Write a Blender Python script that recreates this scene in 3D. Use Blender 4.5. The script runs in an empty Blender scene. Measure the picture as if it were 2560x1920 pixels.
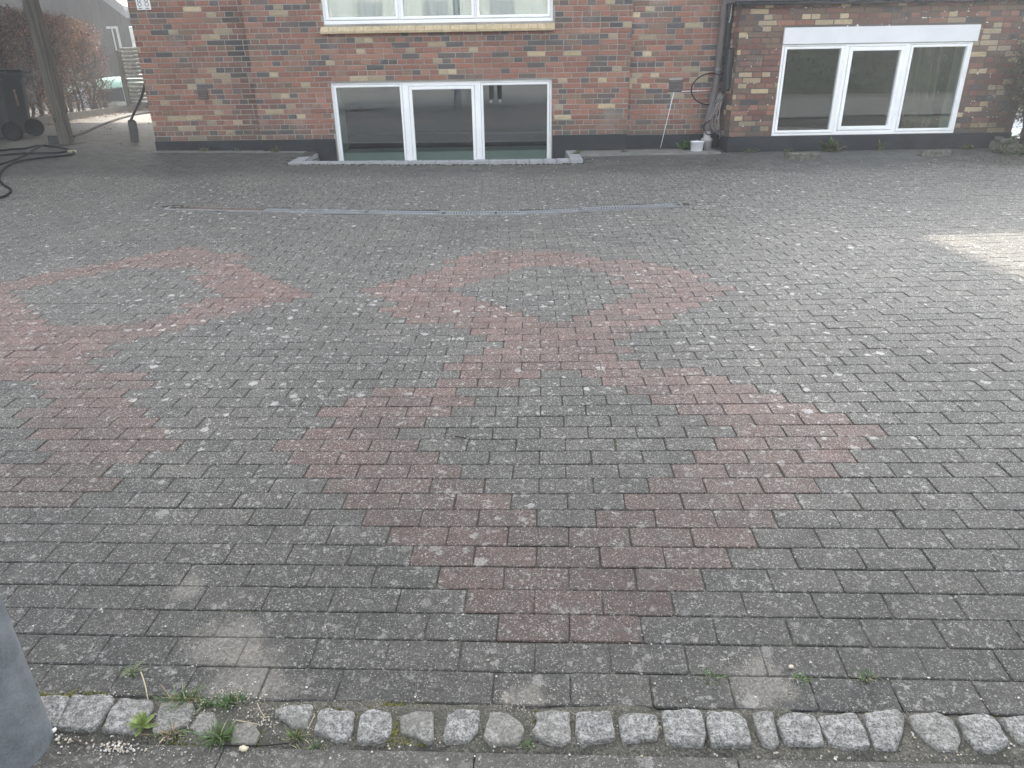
import bpy, math, random
import numpy as np
from mathutils import Vector, Matrix, noise as mnoise
random.seed(7); rng = np.random.default_rng(7)
S = bpy.context.scene
R = math.radians

# ------------------------------------------------------------ camera, sky, sun, exposure
CAM_Z = 1.44
cam_d = bpy.data.cameras.new("camera"); cam = bpy.data.objects.new("camera", cam_d)
S.collection.objects.link(cam); S.camera = cam
cam_d.sensor_fit = 'HORIZONTAL'; cam_d.sensor_width = 36.0
cam_d.lens = 36.0 * 1780.0 / 2560.0
cam_d.clip_start = 0.02; cam_d.clip_end = 600
RW = Matrix(((0.99985919, -0.0167812, 0.0), (-0.00683321, -0.40713684, 0.91334161), (-0.01532697, -0.913213, -0.40719417)))
_m = Matrix(((RW[0][0], -RW[0][1], -RW[0][2]), (RW[1][0], -RW[1][1], -RW[1][2]), (RW[2][0], -RW[2][1], -RW[2][2]))).to_4x4()
_m.translation = (0, 0, CAM_Z); cam.matrix_world = _m

VEIL_DENSITY = 0.0050  # density of the added veil that imitates lens glare
SUN_EL = 27.0; SUN_DX = -0.03           # the sun stands behind the house, a touch left of the view direction
world = bpy.data.worlds.new("World"); S.world = world; world.use_nodes = True
wn = world.node_tree.nodes; wl = world.node_tree.links
bg = wn['Background']; sky = wn.new('ShaderNodeTexSky'); sky.sky_type = 'NISHITA'; sky.sun_disc = False
sky.sun_elevation = R(SUN_EL); sky.sun_rotation = math.atan2(SUN_DX, 1.0); sky.air_density = 1.2; sky.dust_density = 3.0; sky.ozone_density = 1.0
hs_ = wn.new('ShaderNodeHueSaturation'); hs_.inputs['Saturation'].default_value = .28
wl.new(sky.outputs[0], hs_.inputs['Color']); wl.new(hs_.outputs[0], bg.inputs[0]); bg.inputs[1].default_value = 0.15
sl = bpy.data.lights.new("sun", 'SUN'); so = bpy.data.objects.new("sun", sl); S.collection.objects.link(so)
sl.energy = 2.4; sl.angle = R(0.9); sl.color = (1.0, 0.90, 0.74)
sdir = Vector((SUN_DX, 1.0, math.tan(R(SUN_EL)))).normalized()
so.rotation_euler = sdir.to_track_quat('Z', 'Y').to_euler(); so.location = (0, 20, 20)
S.view_settings.view_transform = 'Standard'; S.view_settings.look = 'None'; S.view_settings.gamma = 1.0
S.view_settings.exposure = 2.33

# ------------------------------------------------------------ terrain height, survey of the photograph
def sstep(a, b, t):
    t = np.clip((t - a) / (b - a), 0, 1); return t * t * (3 - 2 * t)
_py = np.array([-60, -9, -4, -1, 1.2, 1.37, 1.6, 2.0, 3.0, 4.0, 5.0, 5.76, 6.46, 7.03, 7.6, 8.15, 8.67, 9.5, 10.48, 12.0, 60])
_pz = np.array([.16, .16, .05, -.03, -.02, -.008, .008, .024, .042, .057, .076, .092, .108, .127, .16, .20, .232, .295, .355, .36, .36])
def gz(x, y):
    x = np.asarray(x, float); y = np.asarray(y, float)
    zc = np.interp(y, _py, _pz)
    bR = np.interp(y, [-5, 1.5, 6, 10, 12], [0.0, .02, .012, .0, .0])
    bL = np.interp(y, [-5, 1.5, 6, 10.5, 12], [0.0, .02, -.0168, -.0168, -.012])
    xx = np.clip(x, -9, 9)
    return zc + bR * np.maximum(xx, 0) + bL * np.minimum(xx, 0)
def GZ(x, y): return float(gz(x, y))
def ray(px, py):
    return RW @ Vector(((px - 1280) / 1780.0, (py - 960) / 1780.0, 1.0))
def at(px, py, h=0.0):                    # point of the ground (raised by h) seen at that spot of the photograph
    q = ray(px, py); t0, t1 = 0.5, 60.0
    f = lambda t: CAM_Z + q.z * t - GZ(q.x * t, q.y * t) - h
    for i in range(60):
        m = (t0 + t1) / 2
        if f(m) > 0: t0 = m
        else: t1 = m
    return Vector((q.x * t0, q.y * t0, CAM_Z + q.z * t0))
def onY(px, py, Y):
    q = ray(px, py); t = Y / q.y; return Vector((q.x * t, Y, CAM_Z + q.z * t))

# ------------------------------------------------------------ object helpers
def link(o, parent=None):
    S.collection.objects.link(o)
    if parent is not None:
        o.parent = parent
        L = parent.matrix_basis if parent.parent is None else (parent.parent.matrix_basis @ parent.matrix_parent_inverse @ parent.matrix_basis)
        o.matrix_parent_inverse = L.inverted()
    return o
def tag(o, label=None, cat=None, group=None, kind=None):
    if label: o['label'] = label
    if cat: o['category'] = cat
    if group: o['group'] = group
    if kind: o['kind'] = kind
    return o
def thing(name, loc, label, cat, group=None):
    o = bpy.data.objects.new(name, None); o.empty_display_size = .1
    o.matrix_basis = Matrix.Translation(Vector(loc)); S.collection.objects.link(o)
    return tag(o, label, cat, group)
class MB:
    def __init__(s): s.v = []; s.f = []; s.c = []
    def add(s, vs, fs, col=None):
        b = len(s.v); s.v.extend([tuple(p) for p in vs])
        for f in fs:
            s.f.append(tuple(i + b for i in f)); s.c.append(col)
        return s
    def box(s, a, b, col=None, M=None):
        x0, y0, z0 = a; x1, y1, z1 = b
        vs = [Vector(p) for p in ((x0,y0,z0),(x1,y0,z0),(x1,y1,z0),(x0,y1,z0),(x0,y0,z1),(x1,y0,z1),(x1,y1,z1),(x0,y1,z1))]
        if M is not None: vs = [M @ p for p in vs]
        return s.add(vs, [(0,3,2,1),(4,5,6,7),(0,1,5,4),(1,2,6,5),(2,3,7,6),(3,0,4,7)], col)
    def bbox(s, a, b, r=.004, col=None, M=None, jit=0.0):     # box with chamfered edges
        a = Vector(a); b = Vector(b); r = min(r, .45 * min(b[i] - a[i] for i in range(3)))
        vs = []; idx = {}
        for sx in (0, 1):
            for sy in (0, 1):
                for sz in (0, 1):
                    for ax in range(3):
                        p = [b[0] if sx else a[0], b[1] if sy else a[1], b[2] if sz else a[2]]
                        for k, sg in ((0, sx), (1, sy), (2, sz)):
                            if k != ax: p[k] += (-r if sg else r)
                        idx[(sx, sy, sz, ax)] = len(vs)
                        vs.append(Vector(p) + Vector((random.uniform(-jit, jit), random.uniform(-jit, jit), random.uniform(-jit, jit))))
        fs = []
        for ax in range(3):
            o1, o2 = [(1, 2), (2, 0), (0, 1)][ax]
            for sg in (0, 1):
                q = []
                for u, w in ((0,0),(1,0),(1,1),(0,1)):
                    t = [0,0,0]; t[ax] = sg; t[o1] = u; t[o2] = w; q.append(idx[(*t, ax)])
                fs.append(tuple(q) if sg else tuple(q[::-1]))
        for ax in range(3):
            o1, o2 = [(1, 2), (2, 0), (0, 1)][ax]
            for u in (0, 1):
                for w in (0, 1):
                    t0 = [0,0,0]; t1 = [0,0,0]; t1[ax] = 1
                    for t in (t0, t1): t[o1] = u; t[o2] = w
                    q = (idx[(*t0, o1)], idx[(*t1, o1)], idx[(*t1, o2)], idx[(*t0, o2)])
                    fs.append(q if (u == w) else q[::-1])
        for sx in (0, 1):
            for sy in (0, 1):
                for sz in (0, 1):
                    q = (idx[(sx,sy,sz,0)], idx[(sx,sy,sz,1)], idx[(sx,sy,sz,2)])
                    fs.append(q if (sx + sy + sz) % 2 == 1 else q[::-1])
        if M is not None: vs = [M @ p for p in vs]
        return s.add(vs, fs, col)
    def tube(s, pts, r, n=8, col=None, cap=True):
        pts = [Vector(p) for p in pts]; N = len(pts)
        rs = r if isinstance(r, (list, tuple)) else [r] * N
        up = Vector((0.13, 0.21, 0.97)); vs = []
        for i, p in enumerate(pts):
            d = (pts[min(i+1, N-1)] - pts[max(i-1, 0)]).normalized()
            a = d.cross(up)
            if a.length < .05: a = d.cross(Vector((1, 0, 0)))
            a.normalize(); b = a.cross(d)
            for k in range(n):
                t = 2 * math.pi * k / n; vs.append(p + (a * math.cos(t) + b * math.sin(t)) * rs[i])
        fs = []
        for i in range(N - 1):
            for k in range(n):
                k2 = (k + 1) % n
                fs.append((i*n+k, i*n+k2, (i+1)*n+k2, (i+1)*n+k))
        if cap: fs += [tuple(range(n))[::-1], tuple((N-1)*n + k for k in range(n))]
        return s.add(vs, fs, col)
    def lathe(s, c, prof, n=28, col=None, M=None):
        c = Vector(c); vs = []
        for r, z in prof:
            for k in range(n):
                t = 2 * math.pi * k / n; vs.append(Vector((r * math.cos(t), r * math.sin(t), z)))
        if M is not None: vs = [M @ p for p in vs]
        vs = [c + p for p in vs]; fs = []
        for i in range(len(prof) - 1):
            for k in range(n):
                k2 = (k + 1) % n; fs.append((i*n+k, i*n+k2, (i+1)*n+k2, (i+1)*n+k))
        return s.add(vs, fs, col)
    def build(s, name, mat, parent=None, smooth=False, label=None, cat=None, group=None, kind=None, auto=None):
        me = bpy.data.meshes.new(name); me.from_pydata(s.v, [], s.f); me.materials.append(mat)
        if any(c is not None for c in s.c):
            at_ = me.color_attributes.new('Col', 'FLOAT_COLOR', 'CORNER')
            arr = np.ones((len(me.loops), 4), np.float32); k = 0
            for f, c in zip(s.f, s.c):
                arr[k:k+len(f), :3] = c if c is not None else (1, 1, 1); k += len(f)
            at_.data.foreach_set('color', arr.ravel())
        if smooth: me.polygons.foreach_set('use_smooth', [True] * len(me.polygons))
        me.update(); o = bpy.data.objects.new(name, me); link(o, parent)
        return tag(o, label, cat, group, kind)
def spline(pts, sub=8):
    pts = [Vector(p) for p in pts]; out = []
    for i in range(len(pts) - 1):
        p0 = pts[max(i-1, 0)]; p1 = pts[i]; p2 = pts[i+1]; p3 = pts[min(i+2, len(pts)-1)]
        for k in range(sub):
            t = k / sub
            out.append(.5 * ((2*p1) + (p2-p0)*t + (2*p0-5*p1+4*p2-p3)*t*t + (3*p1-p0-3*p2+p3)*t**3))
    out.append(pts[-1]); return out

# ------------------------------------------------------------ materials
class NT:
    def __init__(s, name):
        s.m = bpy.data.materials.new(name); s.m.use_nodes = True; s.t = s.m.node_tree
        s.p = s.t.nodes['Principled BSDF']; s.out = s.t.nodes['Material Output']
        s.tc = s.t.nodes.new('ShaderNodeTexCoord').outputs['Object']
    def L(s, a, b): s.t.links.new(a, b)
    def n(s, typ, **k):
        x = s.t.nodes.new(typ)
        for a, b in k.items(): setattr(x, a, b)
        return x
    def noise(s, scale, detail=3, rough=.55, dist=0.0, vec=None):
        x = s.n('ShaderNodeTexNoise'); s.L(vec or s.tc, x.inputs['Vector'])
        x.inputs['Scale'].default_value = scale; x.inputs['Detail'].default_value = detail
        x.inputs['Roughness'].default_value = rough; x.inputs['Distortion'].default_value = dist
        return x.outputs['Fac']
    def voro(s, scale, feature='F1', vec=None, out='Distance', rnd=1.0):
        x = s.n('ShaderNodeTexVoronoi', feature=feature); s.L(vec or s.tc, x.inputs['Vector'])
        x.inputs['Scale'].default_value = scale; x.inputs['Randomness'].default_value = rnd
        return x if out is None else x.outputs[out]
    def math(s, op, a, b=0.0, c=None):
        x = s.n('ShaderNodeMath', operation=op)
        for i, q in enumerate((a, b) if c is None else (a, b, c)):
            if isinstance(q, (int, float)): x.inputs[i].default_value = q
            else: s.L(q, x.inputs[i])
        return x.outputs[0]
    def ramp(s, fac, lo, hi, a=0.0, b=1.0):
        x = s.n('ShaderNodeMapRange'); x.interpolation_type = 'SMOOTHSTEP'; s.L(fac, x.inputs[0])
        for i, q in enumerate((lo, hi, a, b)): x.inputs[i+1].default_value = q
        return x.outputs[0]
    def mix(s, f, a, b, blend='MIX'):
        x = s.n('ShaderNodeMix', data_type='RGBA', blend_type=blend)
        for i, q in ((0, f), (6, a), (7, b)):
            if isinstance(q, (int, float)): x.inputs[i].default_value = q
            elif isinstance(q, tuple): x.inputs[i].default_value = (*q[:3], 1)
            else: s.L(q, x.inputs[i])
        return x.outputs[2]
    def attr(s, name='Col'):
        x = s.n('ShaderNodeAttribute', attribute_name=name); return x
    def sep(s, v):
        x = s.n('ShaderNodeSeparateXYZ'); s.L(v, x.inputs[0]); return x.outputs
    def mapv(s, scale=(1,1,1), rot=(0,0,0), vec=None):
        x = s.n('ShaderNodeMapping'); s.L(vec or s.tc, x.inputs[0]); x.inputs['Scale'].default_value = scale; x.inputs['Rotation'].default_value = rot
        return x.outputs[0]
    def bump(s, h, strength=.3, dist=.002, normal=None):
        x = s.n('ShaderNodeBump'); x.inputs['Strength'].default_value = strength; x.inputs['Distance'].default_value = dist
        s.L(h, x.inputs['Height'])
        if normal is not None: s.L(normal, x.inputs['Normal'])
        s.L(x.outputs[0], s.p.inputs['Normal']); return x.outputs[0]
    def fin(s, col=None, rough=.8, spec=.4, metal=0.0):
        if col is not None:
            if isinstance(col, tuple): s.p.inputs['Base Color'].default_value = (*col[:3], 1)
            else: s.L(col, s.p.inputs['Base Color'])
        if isinstance(rough, (int, float)): s.p.inputs['Roughness'].default_value = rough
        else: s.L(rough, s.p.inputs['Roughness'])
        s.p.inputs['Specular IOR Level'].default_value = spec; s.p.inputs['Metallic'].default_value = metal
        return s.m
def plain(name, c, rough=.7, spec=.4, var=.25, scale=12.0, bump=.15, bd=.002, metal=0.0, fine=140.0, c2=None):
    m = NT(name); n1 = m.noise(scale, 4); n2 = m.noise(fine, 2)
    lo = tuple(x * (1 - var) for x in c); hi = c2 or tuple(min(1, x * (1 + var)) for x in c)
    col = m.mix(m.ramp(n1, .3, .7), lo, hi); col = m.mix(.35, col, m.mix(m.ramp(n2, .35, .65), lo, hi))
    if bump: m.bump(n2, bump, bd)
    return m.fin(col, rough, spec, metal)

SAND = [(-.80, 1.53, .13), (-.70, 1.36, .16), (.02, 1.30, .07), (-1.0, 1.75, .07), (.62, 1.34, .10)]
def paver_mat():
    m = NT('concrete_paver'); A = m.attr(); c = m.sep(A.outputs['Color']); xyz = m.sep(m.tc)
    red, rnd, grit = c[0], c[1], c[2]
    n_big = m.noise(1.3, 4); n_mid = m.noise(11, 4, .6); n_fine = m.noise(120, 3, .7)
    grey = m.mix(m.ramp(n_fine, .33, .68), (.0135, .0128, .012), (.090, .086, .080))
    redc = m.mix(m.ramp(n_fine, .33, .68), (.036, .017, .015), (.145, .080, .068))
    base = m.mix(red, grey, redc)
    base = m.mix(1.0, base, m.mix(rnd, (.78, .80, .80), (1.22, 1.20, 1.18)), 'MULTIPLY')
    base = m.mix(1.0, base, m.mix(m.ramp(n_big, .3, .7), (.88, .90, .90), (1.12, 1.11, 1.08)), 'MULTIPLY')
    base = m.mix(1.0, base, m.mix(m.ramp(n_mid, .3, .7), (.84, .84, .82), (1.16, 1.16, 1.16)), 'MULTIPLY')
    # exposed aggregate: pale and dark grains
    w0 = m.n('ShaderNodeTexNoise'); m.L(m.tc, w0.inputs['Vector']); w0.inputs['Scale'].default_value = 420
    w1 = m.n('ShaderNodeVectorMath', operation='SCALE'); m.L(w0.outputs['Color'], w1.inputs[0]); w1.inputs['Scale'].default_value = .0052
    w2 = m.n('ShaderNodeVectorMath', operation='ADD'); m.L(m.tc, w2.inputs[0]); m.L(w1.outputs[0], w2.inputs[1]); wpv = w2.outputs[0]
    v1 = m.voro(250, vec=wpv, out=None); g1 = m.sep(v1.outputs['Color'])
    grain = m.math('MULTIPLY', m.math('GREATER_THAN', g1[0], .50), m.ramp(v1.outputs['Distance'], .50, .32, 0, 1))
    base = m.mix(m.math('MULTIPLY', grain, .80), base, m.mix(m.ramp(g1[1], .25, 1.0), (.060, .060, .056), (.58, .57, .52)))
    v2 = m.voro(105, vec=wpv, out=None); g2 = m.sep(v2.outputs['Color'])
    grain2 = m.math('MULTIPLY', m.math('GREATER_THAN', g2[0], .88), m.math('LESS_THAN', v2.outputs['Distance'], m.math('MULTIPLY', g2[2], .40)))
    base = m.mix(m.math('MULTIPLY', grain2, .85), base, m.mix(g2[1], (.20, .20, .19), (.48, .46, .41)))
    v3 = m.voro(300, out=None); g3 = m.sep(v3.outputs['Color'])
    pit = m.math('MULTIPLY', m.math('GREATER_THAN', g3[2], .70), m.ramp(v3.outputs['Distance'], .5, .3, 0, 1))
    base = m.mix(m.math('MULTIPLY', pit, .85), base, (.010, .010, .010))
    # lichen blotches
    wv = m.n('ShaderNodeVectorMath', operation='ADD'); nn = m.n('ShaderNodeTexNoise'); m.L(m.tc, nn.inputs['Vector']); nn.inputs['Scale'].default_value = 45
    sc = m.n('ShaderNodeVectorMath', operation='SCALE'); m.L(nn.outputs['Color'], sc.inputs[0]); sc.inputs['Scale'].default_value = .035
    m.L(m.tc, wv.inputs[0]); m.L(sc.outputs[0], wv.inputs[1])
    lv = m.voro(13, vec=wv.outputs[0], out=None); lg = m.sep(lv.outputs['Color'])
    lsz = m.math('ADD', m.math('MULTIPLY', lg[1], .36), .11)
    lich = m.math('MULTIPLY', m.math('GREATER_THAN', lg[0], .46), m.math('LESS_THAN', m.math('ADD', lv.outputs['Distance'], m.math('MULTIPLY', m.math('ADD', n_fine, m.noise(48, 3, .7)), .16)), lsz))
    lv2 = m.voro(29, vec=wv.outputs[0], out=None); lg2 = m.sep(lv2.outputs['Color'])
    lich2 = m.math('MULTIPLY', m.math('GREATER_THAN', lg2[0], .46), m.ramp(m.math('SUBTRACT', lv2.outputs['Distance'], m.math('MULTIPLY', lg2[1], .30)), .12, .02, 0, 1))
    lich2 = m.math('MULTIPLY', lich2, m.ramp(n_fine, .35, .60, .1, 1))
    base = m.mix(m.math('MULTIPLY', lich2, .70), base, (.345, .335, .315))
    zone = m.ramp(m.noise(.9, 4), .40, .60, .10, 1)
    lich = m.math('MULTIPLY', lich, zone)
    lich = m.math('MULTIPLY', lich, m.ramp(n_fine, .30, .55, .25, 1))
    base = m.mix(m.math('MULTIPLY', lich, .72), base, (.41, .40, .38))
    grime_glare = m.ramp(m.math('ADD', xyz[1], m.math('MULTIPLY', m.noise(1.1, 3), 2.0)), 1.6, 6.4, .47, 1.78)  # darker street grime nearby; glare and sheen painted in as lighter colour farther off
    base = m.mix(1.0, base, grime_glare, 'MULTIPLY')
    fl = m.math('MULTIPLY', m.ramp(m.noise(62, 4, .72, .4), .585, .64), m.ramp(m.noise(4.5, 3), .36, .60, .15, 1))
    base = m.mix(m.math('MULTIPLY', fl, .55), base, (.33, .335, .315))
    haze_l = m.math('MULTIPLY', m.ramp(m.noise(26, 5, .7), .55, .75), .26)
    base = m.mix(haze_l, base, (.27, .275, .262))
    # damp, dirty strip towards the house and sandy silt by the street edge
    edge = m.math('ADD', xyz[1], m.math('MULTIPLY', m.math('SUBTRACT', m.noise(1.6, 5), .5), .9))
    dirt = m.ramp(edge, 8.55, 9.15)
    fleck = m.ramp(m.noise(38, 3, .6), .66, .72)
    dcol = m.mix(m.ramp(m.noise(5, 4), .35, .65), (.046, .047, .045), (.082, .083, .076))
    dcol = m.mix(m.math('MULTIPLY', fleck, .6), dcol, (.30, .29, .27))
    base = m.mix(m.math('MULTIPLY', dirt, .80), base, dcol)
    silt = m.math('MULTIPLY', m.ramp(xyz[1], 1.72, 1.3), m.ramp(m.noise(3.2, 5, .6), .40, .60))
    base = m.mix(m.math('MULTIPLY', silt, .10), base, m.mix(n_fine, (.05, .048, .040), (.20, .19, .16)))
    for (sx_, sy_, sr_) in SAND:
        dv = m.n('ShaderNodeVectorMath', operation='DISTANCE'); m.L(m.tc, dv.inputs[0]); dv.inputs[1].default_value = (sx_, sy_, 0)
        dd = m.math('ADD', dv.outputs['Value'], m.math('MULTIPLY', m.math('SUBTRACT', m.noise(9, 5, .65), .5), sr_ * 1.6))
        base = m.mix(m.math('MULTIPLY', m.ramp(dd, sr_, sr_ * .45), .45), base, m.mix(m.ramp(n_fine, .3, .7), (.11, .10, .085), (.27, .25, .215)))
    base = m.mix(m.math('MULTIPLY', grit, .9), base, m.mix(n_fine, (.13, .12, .10), (.30, .28, .24)))
    h = m.math('ADD', m.math('MULTIPLY', n_fine, .6), m.math('MULTIPLY', m.noise(350, 2), .5))
    h = m.math('ADD', h, m.math('MULTIPLY', m.math('ADD', grain, grain2), .35))
    h = m.math('SUBTRACT', h, m.math('MULTIPLY', pit, .5))
    m.bump(h, .75, .0022)
    return m.fin(base, m.ramp(n_mid, .3, .7, .58, .72), .5)
def joint_mat():
    m = NT('joint_soil'); xyz = m.sep(m.tc); f = m.noise(160, 3, .7)
    b = m.mix(m.ramp(f, .3, .7), (.022, .021, .019), (.075, .072, .062))
    b = m.mix(m.ramp(m.noise(2.2, 3), .5, .68), b, m.mix(f, (.030, .036, .016), (.070, .078, .035)))
    sand = m.math('MULTIPLY', m.ramp(xyz[1], 1.9, 1.4), m.ramp(m.noise(4, 3), .35, .6))
    b = m.mix(sand, b, m.mix(m.ramp(f, .3, .7), (.030, .028, .024), (.19, .18, .155)))
    edge = m.math('ADD', xyz[1], m.math('MULTIPLY', m.math('SUBTRACT', m.noise(1.6, 5), .5), .9))
    b = m.mix(m.ramp(edge, 8.55, 9.15), b, m.mix(m.ramp(m.noise(38, 3), .6, .7), (.058, .058, .054), (.15, .145, .135)))
    m.bump(f, .8, .003); return m.fin(b, .9, .3)
def granite_mat():
    m = NT('granite'); f = m.noise(190, 4, .75); g = m.noise(75, 4, .65); l = m.noise(18, 3)
    b = m.mix(m.ramp(f, .34, .64), (.058, .058, .054), (.27, .266, .255))
    b = m.mix(m.ramp(g, .44, .64, 0, .75), b, (.40, .395, .38))
    v = m.voro(330, out=None); vc = m.sep(v.outputs['Color'])
    b = m.mix(m.math('MULTIPLY', m.math('GREATER_THAN', vc[0], .80), .55), b, (.06, .063, .07))
    b = m.mix(m.ramp(l, .50, .70, 0, .6), b, m.mix(f, (.07, .07, .065), (.17, .165, .15)))
    A = m.attr(); c = m.sep(A.outputs['Color'])
    b = m.mix(c[0], b, m.mix(f, (.09, .085, .07), (.23, .215, .18)))
    m.bump(m.math('ADD', m.math('MULTIPLY', f, .5), m.math('MULTIPLY', g, 1.4)), 1.0, .006); return m.fin(b, .75, .35)
def brick_mat(name, dirtc=.0):
    m = NT(name); A = m.attr(); f = m.noise(95, 4, .7); s = m.noise(9, 4, .6)
    b = m.mix(1.0, A.outputs['Color'], m.mix(m.ramp(f, .3, .7), (.70, .70, .70), (1.28, 1.28, 1.28)), 'MULTIPLY')
    sm = m.noise(26, 3, .6, .8, vec=m.mapv((1, 1, 2.2)))
    b = m.mix(m.ramp(sm, .57, .70, 0, .45), b, m.mix(1.0, b, (.42, .46, .54), 'MULTIPLY'))
    b = m.mix(m.ramp(m.noise(33, 4, .7), .60, .74, 0, .35), b, (.36, .31, .27))
    b = m.mix(m.ramp(m.noise(.9, 4), .45, .75, 0, .30 + dirtc), b, (.075, .066, .062))
    z_ = m.sep(m.tc)[2]; low = m.math('MULTIPLY', m.ramp(m.math('ADD', z_, m.math('MULTIPLY', m.noise(3.5, 4), .5)), 1.12, .80), .55)
    b = m.mix(low, b, (.085, .080, .068))
    bl = m.math('MULTIPLY', m.ramp(m.noise(1.7, 5, .65), .56, .72), m.ramp(f, .3, .65, .1, .5)); b = m.mix(bl, b, (.36, .34, .31))
    m.bump(m.math('ADD', f, m.math('MULTIPLY', m.noise(28, 3), 1.4)), .8, .004)
    return m.fin(b, .82, .35)
def mortar_mat(name, c, eff):
    m = NT(name); f = m.noise(130, 4, .7); g = m.noise(3.0, 4)
    b = m.mix(m.ramp(f, .3, .7), tuple(x * .72 for x in c), tuple(x * 1.2 for x in c))
    b = m.mix(m.ramp(g, .45, .7, 0, .6), b, tuple(x * .5 for x in c))
    if eff: b = m.mix(m.ramp(m.noise(15, 3, .6), .64, .68, 0, 1), b, (.72, .71, .69))
    m.bump(f, .7, .004); return m.fin(b, .9, .25)
def wood_mat(name, c, ax=(28, 28, 1.6), rough=.75, dark=.45):
    m = NT(name); w = m.noise(1.0, 5, .65, .5, vec=m.mapv(ax)); f = m.noise(3.0, 4, .7, vec=m.mapv(ax))
    b = m.mix(m.ramp(w, .3, .7), tuple(x * dark for x in c), tuple(min(1, x * 1.25) for x in c))
    b = m.mix(m.ramp(f, .55, .72, 0, .6), b, tuple(x * .45 for x in c))
    k = m.voro(2.6, vec=m.mapv((1.6, 1.6, .8)), out=None)
    b = m.mix(m.ramp(k.outputs['Distance'], .10, .055), b, tuple(x * .22 for x in c))
    m.bump(f, .4, .003); return m.fin(b, rough, .35)
def glass_mat(name, tint=(.78, .84, .82), ior=1.52, gain=2.2, base=.05, gcol=(.95, .97, 1.0)):
    m = NT(name); t = m.t; t.nodes.remove(m.p)
    fr = m.n('ShaderNodeFresnel'); fr.inputs['IOR'].default_value = ior
    fac = m.math('MINIMUM', m.math('ADD', m.math('MULTIPLY', fr.outputs[0], gain), base), .98)
    tr = m.n('ShaderNodeBsdfTransparent'); tr.inputs[0].default_value = (*tint, 1)
    gl = m.n('ShaderNodeBsdfGlossy'); gl.inputs['Roughness'].default_value = .012; gl.inputs[0].default_value = (*gcol, 1)
    bp = m.n('ShaderNodeBump'); bp.inputs['Strength'].default_value = .018; bp.inputs['Distance'].default_value = .02
    m.L(m.noise(1.6, 2), bp.inputs['Height']); m.L(bp.outputs[0], gl.inputs['Normal'])
    mx = m.n('ShaderNodeMixShader'); m.L(fac, mx.inputs[0]); m.L(tr.outputs[0], mx.inputs[1]); m.L(gl.outputs[0], mx.inputs[2])
    m.L(mx.outputs[0], m.out.inputs[0]); return m.m
def colattr_mat(name, rough=.6, spec=.4, trans=0.0, var=.3, fine=60):
    m = NT(name); A = m.attr(); f = m.noise(fine, 3)
    b = m.mix(1.0, A.outputs['Color'], m.mix(m.ramp(f, .3, .7), (1-var,)*3, (1+var,)*3), 'MULTIPLY')
    if trans:
        m.fin(b, rough, spec); tl = m.n('ShaderNodeBsdfTranslucent'); m.L(b, tl.inputs[0])
        mx = m.n('ShaderNodeMixShader'); mx.inputs[0].default_value = trans
        m.L(m.p.outputs[0], mx.inputs[1]); m.L(tl.outputs[0], mx.inputs[2]); m.L(mx.outputs[0], m.out.inputs[0]); return m.m
    return m.fin(b, rough, spec)

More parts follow.
